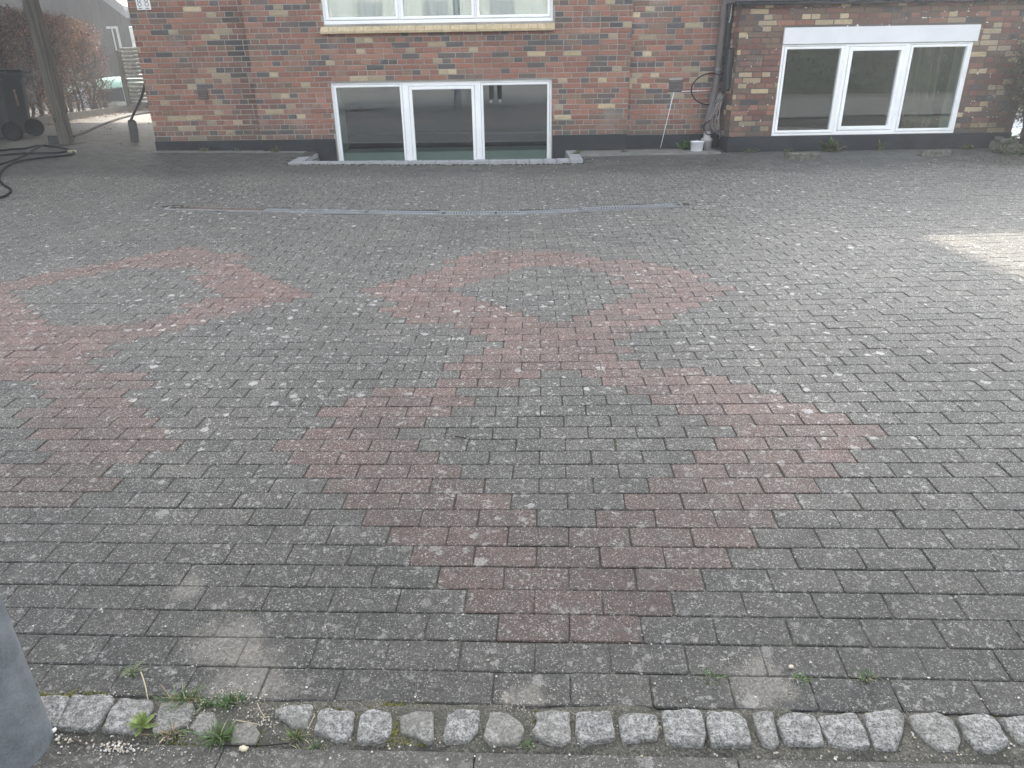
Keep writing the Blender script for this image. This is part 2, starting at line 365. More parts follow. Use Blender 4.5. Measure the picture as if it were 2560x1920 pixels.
M = dict(
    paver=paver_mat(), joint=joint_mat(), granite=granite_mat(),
    brick=brick_mat('red_brick'), brick2=brick_mat('weathered_brick', .12),
    mortar=mortar_mat('lime_mortar', (.34, .325, .30), False), mortar2=mortar_mat('patchy_mortar', (.115, .105, .10), True),
    tar=plain('tarred_plinth', (.017, .020, .025), .6, .3, .5, 5, .5, .004),
    white=plain('white_paint', (.86, .88, .90), .35, .5, .05, 5, .05, .0005),
    board=plain('white_board', (.68, .70, .74), .5, .4, .06, 3, .1, .001),
    gasket=plain('grey_gasket', (.16, .17, .18), .6, .4, .1),
    glass=glass_mat('window_glass'), glass_dk=glass_mat('annex_window_glass', (.70, .76, .72), 1.52, 1.5, .035), glass_hi=glass_mat('upper_window_glass', (.66, .73, .735), 1.52, 2.2, .16, (.84, .91, .93)),
    room=plain('dark_room', (.055, .056, .054), .9, .2, .3, 1.0, 0),
    reveal=plain('painted_reveal', (.78, .84, .80), .7, .3, .08, 2.0, 0),
    yellow=plain('yellow_sill_brick', (.50, .39, .23), .8, .35, .22, 14, .6, .003, c2=(.60, .50, .34)),
    galv=plain('galvanised_steel', (.165, .185, .20), .5, .5, .30, 14, .25, .001, .3, 160),
    grate=plain('grate_steel', (.31, .335, .365), .5, .4, .2, 12, .2, .001, .3),
    rust=plain('rusty_grate', (.15, .115, .095), .8, .4, .4, 30, .6, .003),
    dark=plain('dark_void', (.012, .012, .012), .9, .1, .2),
    concrete=plain('grey_concrete', (.185, .185, .175), .85, .35, .25, 8, .5, .003),
    concrete_l=plain('pale_concrete', (.30, .31, .33), .8, .35, .16, 12, .5, .002),
    mossy=plain('mossy_stone', (.085, .095, .062), .9, .25, .45, 22, .8, .006, c2=(.19, .185, .165)),
    blackp=plain('black_plastic', (.022, .026, .032), .42, .5, .2, 6, .1, .001),
    bin=plain('bin_plastic', (.008, .015, .022), .40, .5, .12, 4, .1, .001),
    rubber=plain('black_rubber', (.010, .011, .013), .9, .08, .2, 9, .1, .001),
    pvc=plain('grey_pvc', (.34, .33, .34), .5, .45, .1, 8, .05, .001),
    pipe=plain('brown_grey_pipe', (.105, .092, .092), .5, .45, .15, 7, .05, .001),
    bucket=plain('white_plastic', (.72, .75, .80), .35, .5, .04, 6, .03, .001),
    rail=plain('drain_rail', (.30, .31, .32), .5, .5, .2, 12, .1, .001, .2),
    brass=plain('brass', (.62, .55, .40), .3, .5, .1, 20, .05, .001, .8),
    wood=wood_mat('weathered_timber', (.125, .116, .100)),
    wood2=wood_mat('weathered_timber_rear', (.12, .105, .088)),
    slat=plain('fence_board', (.10, .095, .075), .45, .6, .4, 9, .5, .004, c2=(.24, .23, .18)),
    cladding=wood_mat('dark_cladding', (.014, .0165, .021), (30, 30, 1.2), .95),
    bark=plain('bark', (.060, .050, .042), .85, .3, .4, 30, .8, .005),
    leaf=colattr_mat('leaves', .60, .3, .28), grass=colattr_mat('grass_blades', .5, .4, .25),
    moss=colattr_mat('moss', .95, .2, 0, .5, 240), pebble=colattr_mat('pebbles', .7, .4, 0, .15),
    asphalt=plain('asphalt', (.15, .15, .145), .85, .35, .25, 3, .6, .003),
    tarp=plain('pale_green_cover', (.30, .52, .42), .45, .5, .12, 4, .1, .002),
    cloth=plain('curtain_cloth', (.34, .31, .27), .9, .2, .15, 5, .2, .002),
    trousers=plain('dark_trousers', (.02, .022, .028), .9, .2, .2), skin=plain('skin', (.48, .30, .22), .5, .4, .08),
    coat=plain('dark_jacket', (.05, .06, .08), .85, .2, .2), shoe=plain('pale_sneakers', (.60, .60, .58), .6, .4, .1), hair=plain('brown_hair', (.06, .04, .025), .7, .3, .3),
    plaque=plain('enamel_plate', (.78, .79, .80), .35, .5, .04), ink=plain('black_enamel', (.015, .015, .018), .5, .5, .1),
)

# ------------------------------------------------------------ ground sheets
WELL = (-2.66, 0.80, 9.62, 10.60)                      # hole of the light well: x0, x1, y0, y1
HX0, HX1, HY = -4.935, 2.95, 10.54                     # house corners, face of its outer bays
DRX0, DRX1 = -3.42, 1.72
def dry(x):                                            # centre line of the drain
    return float(np.interp(x, [-3.42, -2.2, -.6, .2, 1.72], [7.27, 7.16, 7.05, 7.06, 7.22]))
def sheet(name, xs, ys, zf, mat, hole=None, kind='structure'):
    xs = np.asarray(xs); ys = np.asarray(ys); X, Y = np.meshgrid(xs, ys); Z = zf(X, Y)
    V = np.stack([X, Y, Z], -1).reshape(-1, 3); nx = len(xs); F = []
    for j in range(len(ys) - 1):
        for i in range(nx - 1):
            cx = (xs[i] + xs[i+1]) / 2; cy = (ys[j] + ys[j+1]) / 2
            if hole and hole(cx, cy): continue
            a = j * nx + i; F.append((a, a+1, a+nx+1, a+nx))
    me = bpy.data.meshes.new(name); me.from_pydata(V.tolist(), [], F); me.materials.append(mat)
    me.polygons.foreach_set('use_smooth', [True] * len(me.polygons)); me.update()
    o = bpy.data.objects.new(name, me); S.collection.objects.link(o); tag(o, kind=kind); return o
def vn(x, y, s, seed=0.0): return mnoise.noise(Vector((x * s, y * s, seed)))
_vn = np.vectorize(vn)
inwell = lambda x, y: WELL[0] < x < WELL[1] and WELL[2] < y < WELL[3]
fx = sorted(set(list(np.arange(-12, 12.01, .25)) + [WELL[0], WELL[1]])); fy = sorted(set(list(np.arange(1.5, 24.01, .25)) + [WELL[2], WELL[3]]))
sheet('ground', sorted(set([-300, -80, -30] + fx + [30, 80, 300])), sorted(set([-300, -80, -30, -12, -6, -3, -1, 0, 1.0] + fy + [30, 60, 300])),
      lambda X, Y: gz(X, Y) - .06, M['mossy'], inwell)
def jz(X, Y):
    return gz(X, Y) - .0062 + .0022 * _vn(X, Y, 3.0, 3.3) + .0022 * sstep(8.7, 9.3, Y) + .0016 * sstep(2.6, 1.5, Y)
dx0 = DRX0
sheet('joint_sand', sorted(set(list(np.arange(-7.5, 9.01, .1)) + [WELL[0], WELL[1]])), sorted(set(list(np.arange(1.29, 10.6, .1)) + list(np.arange(6.94, 7.40, .015)) + [WELL[2], WELL[3]])),
      jz, M['joint'], lambda x, y: inwell(x, y) or (DRX0 < x < DRX1 and abs(y - dry(x)) < .068))
sheet('passage_soil', np.arange(-16, -4.9, .25), np.arange(10.585, 26, .25), lambda X, Y: gz(X, Y) - .006, M['joint'])

# ------------------------------------------------------------ pavers
PSI_V = np.array([-10, 2.0, 6.0, 40]); PSI = np.array([.06, .06, .0, .0])
_vv = np.linspace(-6, 40, 4601); _ps = np.interp(_vv, PSI_V, PSI); _cum = np.cumsum(_ps) * (_vv[1] - _vv[0])
_cum = _cum - np.interp(7.0, _vv, _cum)
def lat(u, v):
    """row coordinates -> ground plan: rows turn a little towards the street, as they do in the yard"""
    x = u + np.interp(v, _vv, _cum); return x, v - np.interp(v, PSI_V, PSI) * x
K = 1.1573
OUT_B = [(1080,540),(1220,540),(1330,560),(1480,585),(1590,625),(1540,650),(1430,690),(1350,730),(1330,760),(1400,785),(1500,805),(1620,850),(1700,875),(1790,900),(1910,930),(1880,965),(1850,1000),(1790,1050),(1740,1090),(1700,1130),(1640,1180),(1600,1220),(1550,1260),(1500,1320),(1430,1395),(1110,1395),(1040,1320),(970,1250),(900,1190),(830,1140),(740,1080),(700,1020),(600,985),(580,975),(640,935),(720,890),(780,850),(940,830),(960,800),(1040,770),(1050,740),(1000,715),(900,690),(830,660),(785,632),(860,600),(960,575),(1020,550)]
IN_B1 = [(985,632),(1060,600),(1130,580),(1210,575),(1270,585),(1340,605),(1380,625),(1330,650),(1270,675),(1230,700),(1150,695),(1080,670),(1010,650)]
IN_B2 = [(1170,805),(1260,800),(1300,830),(1390,850),(1470,885),(1560,915),(1590,940),(1550,975),(1500,1005),(1450,1040),(1390,1080),(1340,1120),(1310,1150),(1180,1145),(1110,1100),(1060,1060),(1000,1020),(950,985),(900,950),(900,920),(970,880),(1000,850),(1110,830)]
OUT_A = [(380,535),(460,538),(500,550),(560,580),(650,620),(660,640),(560,665),(450,690),(330,720),(230,750),(210,775),(260,800),(300,840),(350,885),(400,930),(400,960),(330,985),(250,1030),(150,1075),(60,1100),(-120,1120),(-160,1000),(60,1000),(110,960),(60,850),(0,800),(-140,760),(-330,700),(-330,660),(-200,630),(0,610),(110,590),(230,570),(330,545)]
IN_A = [(50,630),(160,600),(330,575),(400,580),(430,600),(490,630),(400,665),(330,690),(230,705),(150,705),(100,680)]
def polyg(P): return np.array([[*at(x * K, y * K)[:2]] for x, y in P])
POL = [polyg(p) for p in (OUT_B, IN_B1, IN_B2, OUT_A, IN_A)]
def inside(P, x, y):
    c = False; j = len(P) - 1
    for i in range(len(P)):
        xi, yi = P[i]; xj, yj = P[j]
        if (yi > y) != (yj > y) and x < (xj - xi) * (y - yi) / (yj - yi) + xi: c = not c
        j = i
    return c
pv_V, pv_F, pv_C = [], [], []
def paver(u0, u1, v0, v1, red, gj=.0028, seedz=.0009, grit=0.0, lift=0.0, deep=.02):
    jx = random.uniform(-.0012, .0012); jy = random.uniform(-.001, .001); rot = random.uniform(-.006, .006)
    uc = (u0 + u1) / 2; vc = (v0 + v1) / 2; hu = (u1 - u0) / 2; hv = (v1 - v0) / 2
    base = len(pv_V); zt = random.gauss(0, seedz) + lift; tx = random.gauss(0, .005); ty = random.gauss(0, .005)
    near = max(0.0, min(1.0, (2.6 - vc) / 1.2)); gx = .0022 - .0013 * near + random.uniform(-.0005, .0009); gy = .0015 - .0003 * near + random.uniform(-.0004, .0005)
    cr = .006 if hu > .03 else .003
    outline = []
    for (a, b) in ((-1,-1),(1,-1),(1,1),(-1,1)):
        k = [(-1,-1),(1,-1),(1,1),(-1,1)].index((a, b))
        e = random.uniform(.3, 1.3) * cr; ex, ey = hu - gx, hv - gy
        p1 = (a * ex, b * (ey - e)); p2 = (a * (ex - e), b * ey)
        outline += [p2, p1] if k % 2 == 1 else [p1, p2]
    # order the eight outline points anticlockwise
    outline.sort(key=lambda p: math.atan2(p[1] / hv, p[0] / hu))
    for ring, (ins, dz) in enumerate(((0, -deep), (0, -.0026), (.0030, 0.0))):
        for (a, b) in outline:
            aa = a - math.copysign(ins, a) + random.uniform(-.0004, .0004); bb = b - math.copysign(ins, b) + random.uniform(-.0004, .0004)
            x, y = lat(uc + aa * math.cos(rot) - bb * math.sin(rot) + jx, vc + aa * math.sin(rot) + bb * math.cos(rot) + jy)
            pv_V.append((float(x), float(y), aa * ty * .5 + bb * tx + zt + dz))
    n = 8
    F = [tuple(base + 2*n + i for i in range(n))]
    for r in (0, 1):
        for i in range(n):
            j = (i + 1) % n; F.append((base + r*n + i, base + r*n + j, base + (r+1)*n + j, base + (r+1)*n + i))
    pv_F.extend(F); pv_C.extend([(red, min(1, max(0, random.gauss(.5, .24))), grit)] * len(F))
U_OFF = .098; V_OFF = 1.295; RH = .1
row_n = int((10.62 - V_OFF) / RH) + 6
for r in range(0, row_n):
    v0 = V_OFF + r * RH; v1 = v0 + RH; off = U_OFF + (.1 if r % 2 else 0) + random.uniform(-.004, .004)
    k0 = int(-7.6 / .2) - 2; k1 = int(9.0 / .2) + 2
    for k in range(k0, k1):
        u0 = off + k * .2; u1 = u0 + .2
        x, y = lat((u0 + u1) / 2, (v0 + v1) / 2); x = float(x); y = float(y)
        if x < -7.5 or x > 9 or y < 1.25: continue
        if abs(x) > 2.0 + y * 1.0: continue
        if y > HY + .02 and HX0 < x: continue
        if y > 10.08 and x > 2.9: continue
        if WELL[0] - .22 < x < WELL[1] + .22 and y > WELL[2] - .12: continue
        if .95 < x < 2.8 and y > 9.96: continue
        if DRX0 < x < DRX1 and abs(y - dry(x)) < .085: continue
        red = 0.0
        if inside(POL[0], x, y) and not inside(POL[1], x, y) and not inside(POL[2], x, y): red = random.uniform(.62, .90)
        if inside(POL[3], x, y) and not inside(POL[4], x, y): red = random.uniform(.62, .90) * (1.0 if y > 3.3 else .75)
        grit = 0.0
        
        lift = 0.0
        paver(u0, u1, v0, v1, red, grit=grit, lift=lift)
# the passage left of the house
for r in range(0, 100):
    v0 = V_OFF + (row_n + r) * RH; v1 = v0 + RH; off = U_OFF + (.1 if (row_n + r) % 2 else 0)
    for k in range(-60, -24):
        u0 = off + k * .2; u1 = u0 + .2; x, y = lat((u0 + u1) / 2, (v0 + v1) / 2)
        if x > HX0 or x < -5.4 - .28 * (float(y) - 9) - 2.3: continue
        if y < 10.6: continue
        paver(u0, u1, v0, v1, 0.0)
# street side of the sett row: larger slabs
for r in range(0, 4):
    v1 = 1.166 - r * .30; v0 = v1 - .30; off = .07 + (.3 if r % 2 else 0)
    for k in range(-6, 7):
        u0 = off + k * .6; paver(u0, u0 + .6, v0, v1, 0.0, grit=.10)
V = np.array(pv_V); V[:, 2] += gz(V[:, 0], V[:, 1])
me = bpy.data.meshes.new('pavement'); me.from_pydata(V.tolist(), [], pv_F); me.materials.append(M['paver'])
ca = me.color_attributes.new('Col', 'FLOAT_COLOR', 'CORNER'); arr = np.ones((len(me.loops), 4), np.float32); k = 0
for f, c in zip(pv_F, pv_C): arr[k:k+len(f), :3] = c; k += len(f)
ca.data.foreach_set('color', arr.ravel()); me.update()
po = bpy.data.objects.new('pavement', me); S.collection.objects.link(po); tag(po, kind='structure')
# bed of the sett row and the footway / street behind the camera
xs = np.arange(-3, 3.01, .02); ys = np.arange(.0, 1.345, .02)
def bedz(X, Y):
    vv = Y + .06 * X
    return gz(X, Y) - .0005 + .005 * _vn(X, Y, 9.0, 1.1) + .003 * _vn(X, Y, 33.0, 2.1) - np.where(vv < 1.17, .0125, 0) - np.where(vv > 1.30, .009, 0)
def bed_mat():
    m = NT('sett_bed'); f = m.noise(170, 4, .75); g = m.noise(14, 4)
    b = m.mix(m.ramp(f, .32, .68), (.028, .027, .022), (.150, .142, .120))
    b = m.mix(m.ramp(g, .48, .66), b, m.mix(f, (.035, .036, .028), (.10, .098, .082)))
    v = m.voro(210, out=None); vc = m.sep(v.outputs['Color'])
    b = m.mix(m.math('MULTIPLY', m.math('GREATER_THAN', vc[0], .82), m.ramp(v.outputs['Distance'], .45, .3, 0, .7)), b, (.26, .25, .225))
    m.bump(m.math('ADD', f, m.math('MULTIPLY', g, 1.0)), 1.0, .005); return m.fin(b, .9, .3)
M['bed'] = bed_mat()
sheet('sett_bed', xs, ys, bedz, M['bed'])
sheet('street', [-40, -20, -10, -5, 5, 10, 20, 40], [-9, -7, -5, -4, -3, -2, -1, 0, .02], lambda X, Y: gz(X, Y) - .004, M['asphalt'])
mb = MB()
for k in range(13):
    x0 = .97 + k * .145; mb.bbox((x0, 9.965, GZ(x0, 10) - .08), (x0 + .1425, 10.478, GZ(x0, 10.3) + .004 + random.uniform(-.001, .001)), .002)
for k in range(14):
    x0 = -4.93 + k * .15; mb.bbox((x0, 10.33, GZ(x0, 10.4) - .08), (x0 + .1475, 10.538 if x0 < -3.46 else 10.478, GZ(x0, 10.4) + .004), .002)
mb.build('concrete_strip', M['concrete'], kind='structure')

# ------------------------------------------------------------ granite setts
def SA(P): return [(x * .31646, 1680 + y * .31646) for x, y in P]
def SB(P): return [(600 + x * .31646, 1700 + y * .31646) for x, y in P]
def SC(P): return [(1250 + x * .31646, 1700 + y * .31646) for x, y in P]
def SD(P): return [(1860 + x * .5512, 1700 + y * .5512) for x, y in P]
SETTS = [
 (SA([(225,215),(530,205),(550,215),(440,440),(255,440)]), 0, 'pale granite sett closest to the grey steel pole, half hidden by it'),
 (SA([(590,200),(880,205),(895,240),(770,440),(700,455),(465,440),(560,240)]), 0, 'large flat granite sett below the moss strip, second from the steel pole'),
 (SA([(960,225),(1190,230),(1195,290),(1100,470),(820,465),(900,290)]), 0, 'flat granite sett with the green rosette weed at its lower right corner'),
 (SA([(1280,255),(1500,245),(1530,290),(1470,420),(1230,490),(1215,440),(1260,330)]), .25, 'dusty granite sett right of the rosette weed, below the two grass tufts'),
 (SA([(1590,330),(1690,320),(1710,420),(1680,510),(1580,510),(1510,430)]), .45, 'small half buried granite sett left of the dark green grass tuft'),
 (SA([(1850,430),(1980,400),(2050,480),(2000,570),(1830,560)]), .6, 'sand covered granite sett right of the dark green grass tuft, barely showing'),
 (SB([(290,240),(400,215),(560,205),(570,240),(540,320),(520,390),(420,385),(370,330),(290,290)]), .1, 'wedge shaped granite sett narrowing towards a small grass tuft'),
 (SB([(640,255),(690,235),(760,258),(895,262),(885,400),(845,475),(760,478),(680,440),(590,420)]), 0, 'granite sett with a white quartz streak, between the wedge shaped sett and the moss'),
 (SB([(960,300),(1020,240),(1110,250),(1185,270),(1190,380),(1160,470),(1070,490),(935,495),(940,400)]), 0, 'granite sett with a cut upper left corner, directly left of the green moss patch'),
 (SB([(1270,290),(1400,255),(1520,265),(1525,480),(1470,495),(1400,450),(1280,420)]), .3, 'granite sett directly right of the green moss patch, chipped at its lower left'),
 (SB([(1650,300),(1740,250),(1885,265),(1870,400),(1800,485),(1690,500),(1610,480),(1620,400)]), 0, 'small granite sett with a hollow in its top, second right of the moss patch'),
 (SC([(-74,265),(40,270),(150,320),(185,400),(140,500),(-60,510),(-120,460)]), .35, 'granite sett strewn with pale sand below the sandy spill'),
 (SC([(290,280),(420,255),(535,265),(555,480),(480,510),(330,480),(250,420),(300,340)]), .2, 'granite sett with a white spot, right of the little moss tuft'),
 (SC([(610,270),(860,268),(900,460),(640,510),(600,420),(605,330)]), 0, 'broad granite sett whose lower edge slants up to the right'),
 (SC([(940,300),(1080,280),(1220,300),(1250,400),(1230,470),(980,495),(960,420)]), .05, 'low granite sett with a bent straw at its right side'),
 (SC([(1290,265),(1570,255),(1600,330),(1618,450),(1590,515),(1330,500),(1300,380)]), 0, 'large squarish granite sett just right of the bent straw'),
 (SC([(1640,265),(1870,268),(1930,320),(1970,450),(1970,520),(1680,515),(1650,400)]), 0, 'large smooth granite sett left of the narrowest sett'),
 (SC([(2000,275),(2150,260),(2170,380),(2200,500),(2150,535),(2070,500),(2030,380)]), .1, 'narrowest granite sett of the row'),
 (SD([(155,180),(230,155),(315,175),(345,240),(355,295),(200,290),(170,240)]), 0, 'granite sett with rounded top edge just right of the narrowest sett'),
 (SD([(340,175),(500,160),(540,230),(565,305),(480,315),(395,300),(360,230)]), 0, 'granite sett leaning right, sixth from the right end of the row'),
 (SD([(545,165),(690,148),(720,180),(715,240),(690,310),(600,312),(570,240)]), 0, 'bright granite sett fourth from the right end of the row'),
 (SD([(750,175),(870,158),(940,180),(975,270),(960,320),(880,318),(820,270),(775,230)]), .15, 'bluish granite sett with a broken lower left corner, third from the right end'),
 (SD([(970,180),(1090,160),(1140,190),(1195,290),(1150,322),(1060,318),(1010,260)]), 0, 'rough granite sett with chipped lower edge, second from the right end'),
 (SD([(1165,185),(1270,172),(1350,180),(1360,300),(1250,290),(1200,230)]), 0, 'granite sett at the right end of the row, cut by the picture edge'),
]
SETTS[19] = (SETTS[19][0], 0, 'granite sett leaning right, fifth from the right end of the row')
for si, (P, dust, lab) in enumerate(SETTS):
    pts = [at(x, y, .004) for x, y in P]; c = sum(pts, Vector()) / len(pts)
    N = 40; per = []
    L = [(pts[i] - pts[(i+1) % len(pts)]).length for i in range(len(pts))]; tot = sum(L)
    for k in range(N):
        d = k / N * tot; i = 0
        while d > L[i] and i < len(L) - 1: d -= L[i]; i += 1
        p = pts[i].lerp(pts[(i+1) % len(pts)], d / L[i]); per.append(p)
    per = [(per[k-1] + per[k] * 6 + per[(k+1) % N]) / 8 for k in range(N)]
    if (per[1] - c).cross(per[0] - c).z > 0: per = per[::-1]
    vs = []; fs = []; tilt = (random.uniform(-.05, .05), random.uniform(-.05, .05))
    rings = [(1.09, -.035), (1.09, -.003), (1.065, .0055), (1.0, .0075), (.86, .0082), (.62, .0085), (.40, .009), (.2, .009)]
    for ri, (s_, dz) in enumerate(rings):
        for k, p in enumerate(per):
            q = c + (p - c) * s_; nz = .0050 * mnoise.noise(q * 34 + Vector((si, 0, 0))) + .0026 * mnoise.noise(q * 100)
            rr = 1 + (.05 * mnoise.noise(p * 60 + Vector((0, si, ri * .15)))) * (1 if ri < 4 else .3)
            q = c + (q - c) * rr
            vs.append((q.x, q.y, q.z + dz + (nz if ri > 1 else 0) + (q.x - c.x) * tilt[0] + (q.y - c.y) * tilt[1] - dust * .010))
    b = len(vs); vs.append((c.x, c.y, c.z + .0125 - dust * .010))
    for r_ in range(len(rings) - 1):
        for k in range(N):
            k2 = (k + 1) % N; fs.append((r_*N+k, r_*N+k2, (r_+1)*N+k2, (r_+1)*N+k))
    for k in range(N): fs.append(((len(rings)-1)*N+k, (len(rings)-1)*N+(k+1) % N, b))
    mb = MB(); mb.add(vs, fs, (dust, 0, 0))
    mb.build('granite_sett', M['granite'], smooth=True, label=lab, cat='sett', group='granite setts along the street edge')

# ------------------------------------------------------------ brickwork
REDS = [(.235, .108, .076), (.265, .128, .090), (.21, .100, .074), (.28, .145, .105), (.225, .115, .085), (.195, .092, .068)]
BROWN = [(.170, .112, .080), (.195, .130, .092), (.155, .102, .078)]
DARKS = [(.090, .080, .076), (.115, .092, .082), (.080, .076, .076)]
YELL = [(.40, .32, .20), (.42, .34, .23), (.35, .275, .185), (.30, .25, .17)]
def brick_col(style):
    t = random.random()
    if style == 'main': c = random.choice(REDS) if t < .62 else random.choice(BROWN) if t < .77 else random.choice(DARKS) if t < .93 else random.choice(YELL)
    else: c = random.choice(REDS[2:]) if t < .42 else random.choice(BROWN) if t < .72 else random.choice(DARKS) if t < .83 else random.choice(YELL)
    k = random.uniform(.98, 1.26)
    if style != 'main' and c not in YELL: k *= .80
    return tuple(x * k for x in c)
CH = .0667
def bricks(mb, x0, x1, z0, z1, Y, style, holes=(), odd=0, pr=.0065, soot=None):
    k = 0; z = z0
    while z < z1 - .02:
        zt = z + CH - .0105; st = (k + odd) % 2 == 0
        x = x0 - (random.uniform(0, .01) + ((.12 if (k // 2) % 2 else .0) if st else .06))
        while x < x1:
            w = (.24 if st else .12)
            if st and random.random() < .10: w = .12
            if not st and random.random() < .06: w = .18
            a = max(x, x0); b = min(x + w - .0115, x1); x += w
            segs = [(a, b)]
            for (hx0, hx1, hz0, hz1) in holes:
                if hz0 < (z + zt) / 2 < hz1:
                    ns = []
                    for (p, q) in segs:
                        if q <= hx0 or p >= hx1: ns.append((p, q))
                        else:
                            if p < hx0 - .02: ns.append((p, hx0 - .001))
                            if q > hx1 + .02: ns.append((hx1 + .001, q))
                    segs = ns
            for (p, q) in segs:
                if q - p < .02: continue
                c = brick_col(style)
                if soot and soot[0] < (p + q) / 2 < soot[1]: c = tuple(t * .62 for t in c)
                j = lambda s: random.uniform(-s, s)
                y = Y - pr + j(.0025); e = .0035
                O = [(p + j(.0015), z + j(.0015)), (q + j(.0015), z + j(.0015)), (q + j(.0015), zt + j(.0015)), (p + j(.0015), zt + j(.0015))]
                I = [(p + e, z + e), (q - e, z + e), (q - e, zt - e), (p + e, zt - e)]
                vs = [(a_, Y + .004, b_) for a_, b_ in O] + [(a_, y + .003, b_) for a_, b_ in O] + [(a_ + j(.001), y + j(.0008), b_ + j(.001)) for a_, b_ in I]
                fs = [(8, 9, 10, 11)] + [(i, (i+1) % 4, 4 + (i+1) % 4, 4 + i) for i in range(4)] + [(4+i, 4 + (i+1) % 4, 8 + (i+1) % 4, 8 + i) for i in range(4)]
                mb.add(vs, fs, c)
        z += CH; k += 1
def wallslab(mb, x0, x1, z0, z1, Y, t, holes):
    """front wall of mortar with openings, built from butted boxes"""
    xs = sorted(set([x0, x1] + [h[0] for h in holes if x0 < h[0] < x1] + [h[1] for h in holes if x0 < h[1] < x1]))
    zs = sorted(set([z0, z1] + [h[2] for h in holes if z0 < h[2] < z1] + [h[3] for h in holes if z0 < h[3] < z1]))
    for i in range(len(xs) - 1):
        run = None
        for j in range(len(zs) - 1):
            cx = (xs[i] + xs[i+1]) / 2; cz = (zs[j] + zs[j+1]) / 2
            solid = not any(h[0] < cx < h[1] and h[2] < cz < h[3] for h in holes)
            if solid and run is None: run = zs[j]
            if (not solid or j == len(zs) - 2) and run is not None:
                mb.box((xs[i], Y, run), (xs[i+1], Y + t, zs[j] if not solid else zs[j+1])); run = None

PZ = .56; ZT = 6.0
UW = (-2.395, .618, 1.98, 3.30); LW = (-2.395, .611, .03, 1.276)
house = thing('brick_house', (-1, 10.5, .35), 'main red and yellow brick house with number plates, two white triple windows and black plinth', 'house')
bay = (-3.43, 1.66)
mb = MB()
holes_m = [(UW[0], UW[1], UW[2], UW[3]), (LW[0], LW[1], LW[2], LW[3])]
wallslab(mb, bay[0], bay[1], -1.0, ZT, 10.48, .30, holes_m)
wallslab(mb, HX0, bay[0], -1.0, ZT, 10.54, .30, [])
wallslab(mb, bay[1], HX1, -1.0, ZT, 10.54, .30, [])
mb.box((HX0, 10.84, -1.0), (HX0 + .3, 18.5, ZT)); mb.box((HX1 - .3, 10.84, -1.0), (HX1, 18.2, ZT)); mb.box((HX0, 18.2, -1), (HX1, 18.5, ZT))
wall = mb.build('wall', M['mortar'], house)
mb = MB(); VL = (-4.225, -4.088, 1.09, 1.24); VR = (2.213, 2.40, 1.09, 1.24)
hm = [(h[0], h[1], h[2], h[3]) for h in holes_m] + [(-2.44, .64, 1.865, 1.98)]
bricks(mb, bay[0], bay[1], PZ, 3.6, 10.48, 'main', hm, 1)
bricks(mb, HX0, bay[0] - .004, PZ, 3.6, 10.54, 'main', [VL], 0, soot=(-3.66, -3.40))
bricks(mb, bay[1] + .004, HX1, PZ - .02, 3.6, 10.54, 'main', [VR], 0)
bricks(mb, bay[0], bay[1], PZ + CH * 46, ZT, 10.48, 'main', [(-2.4, .62, 4.2, 5.4)], 1)
br = mb.build('brickwork', M['brick'], wall)
# left gable side of the house: same brick courses seen only from the side
mb = MB(); 
for k in range(int((3.6 - PZ) / CH)):
    z = PZ + k * CH; y = 10.55 + (0 if k % 2 else .06)
    while y < 18.4:
        w = .24 if k % 2 == 0 else .12
        mb.add([(HX0 + .004, y, z), (HX0 - .006, y, z), (HX0 - .006, y, z + .056), (HX0 + .004, y, z + .056), (HX0 + .004, y + w - .012, z), (HX0 - .006, y + w - .012, z), (HX0 - .006, y + w - .012, z + .056), (HX0 + .004, y + w - .012, z + .056)],
               [(1, 2, 6, 5), (0, 1, 5, 4), (3, 7, 6, 2), (0, 3, 2, 1), (4, 5, 6, 7)], brick_col('main')); y += w
mb.build('side_brickwork', M['brick'], wall)
for (a, b, c, r_) in [((bay[0] + .001, 10.464, -.2), (WELL[0] - .0, 10.482, PZ - .004), .003, 0), ((WELL[1] - .18, 10.464, -.3), (bay[1] - .001, 10.482, PZ - .004), .003, 0),
                      ((WELL[0] + .0005, 10.464, -.8), (LW[0] - .012, 10.482, PZ - .004), .003, 0), ((HX0 - .012, 10.524, -.2), (bay[0] - .001, 10.542, PZ - .004), .003, 0),
                      ((bay[1] + .001, 10.524, -.2), (HX1, 10.542, PZ - .024), .003, 0), ((HX0 - .014, 10.542, -.2), (HX0 + .01, 18.5, PZ - .004), .003, 0)]:
    mb = MB(); mb.bbox(a, b, c); mb.build('plinth', M['tar'], house)
# roof
mb = MB(); mb.add([(HX0 - .4, 10.1, 5.8), (2.99, 10.1, 5.8), (2.99, 14.5, 8.1), (HX0 - .4, 14.5, 8.1), (HX0 - .4, 18.9, 5.8), (2.99, 18.9, 5.8), (HX0 - .4, 10.1, 6.0), (2.99, 10.1, 6.0), (2.99, 14.5, 8.3), (HX0 - .4, 14.5, 8.3), (HX0 - .4, 18.9, 6.0), (2.99, 18.9, 6.0)],
    [(0, 3, 2, 1), (3, 4, 5, 2), (6, 7, 8, 9), (9, 8, 11, 10), (0, 1, 7, 6), (4, 10, 11, 5), (0, 6, 9, 3), (3, 9, 10, 4), (1, 2, 8, 7), (2, 5, 11, 8)])
mb.build('roof', M['cladding'], house)
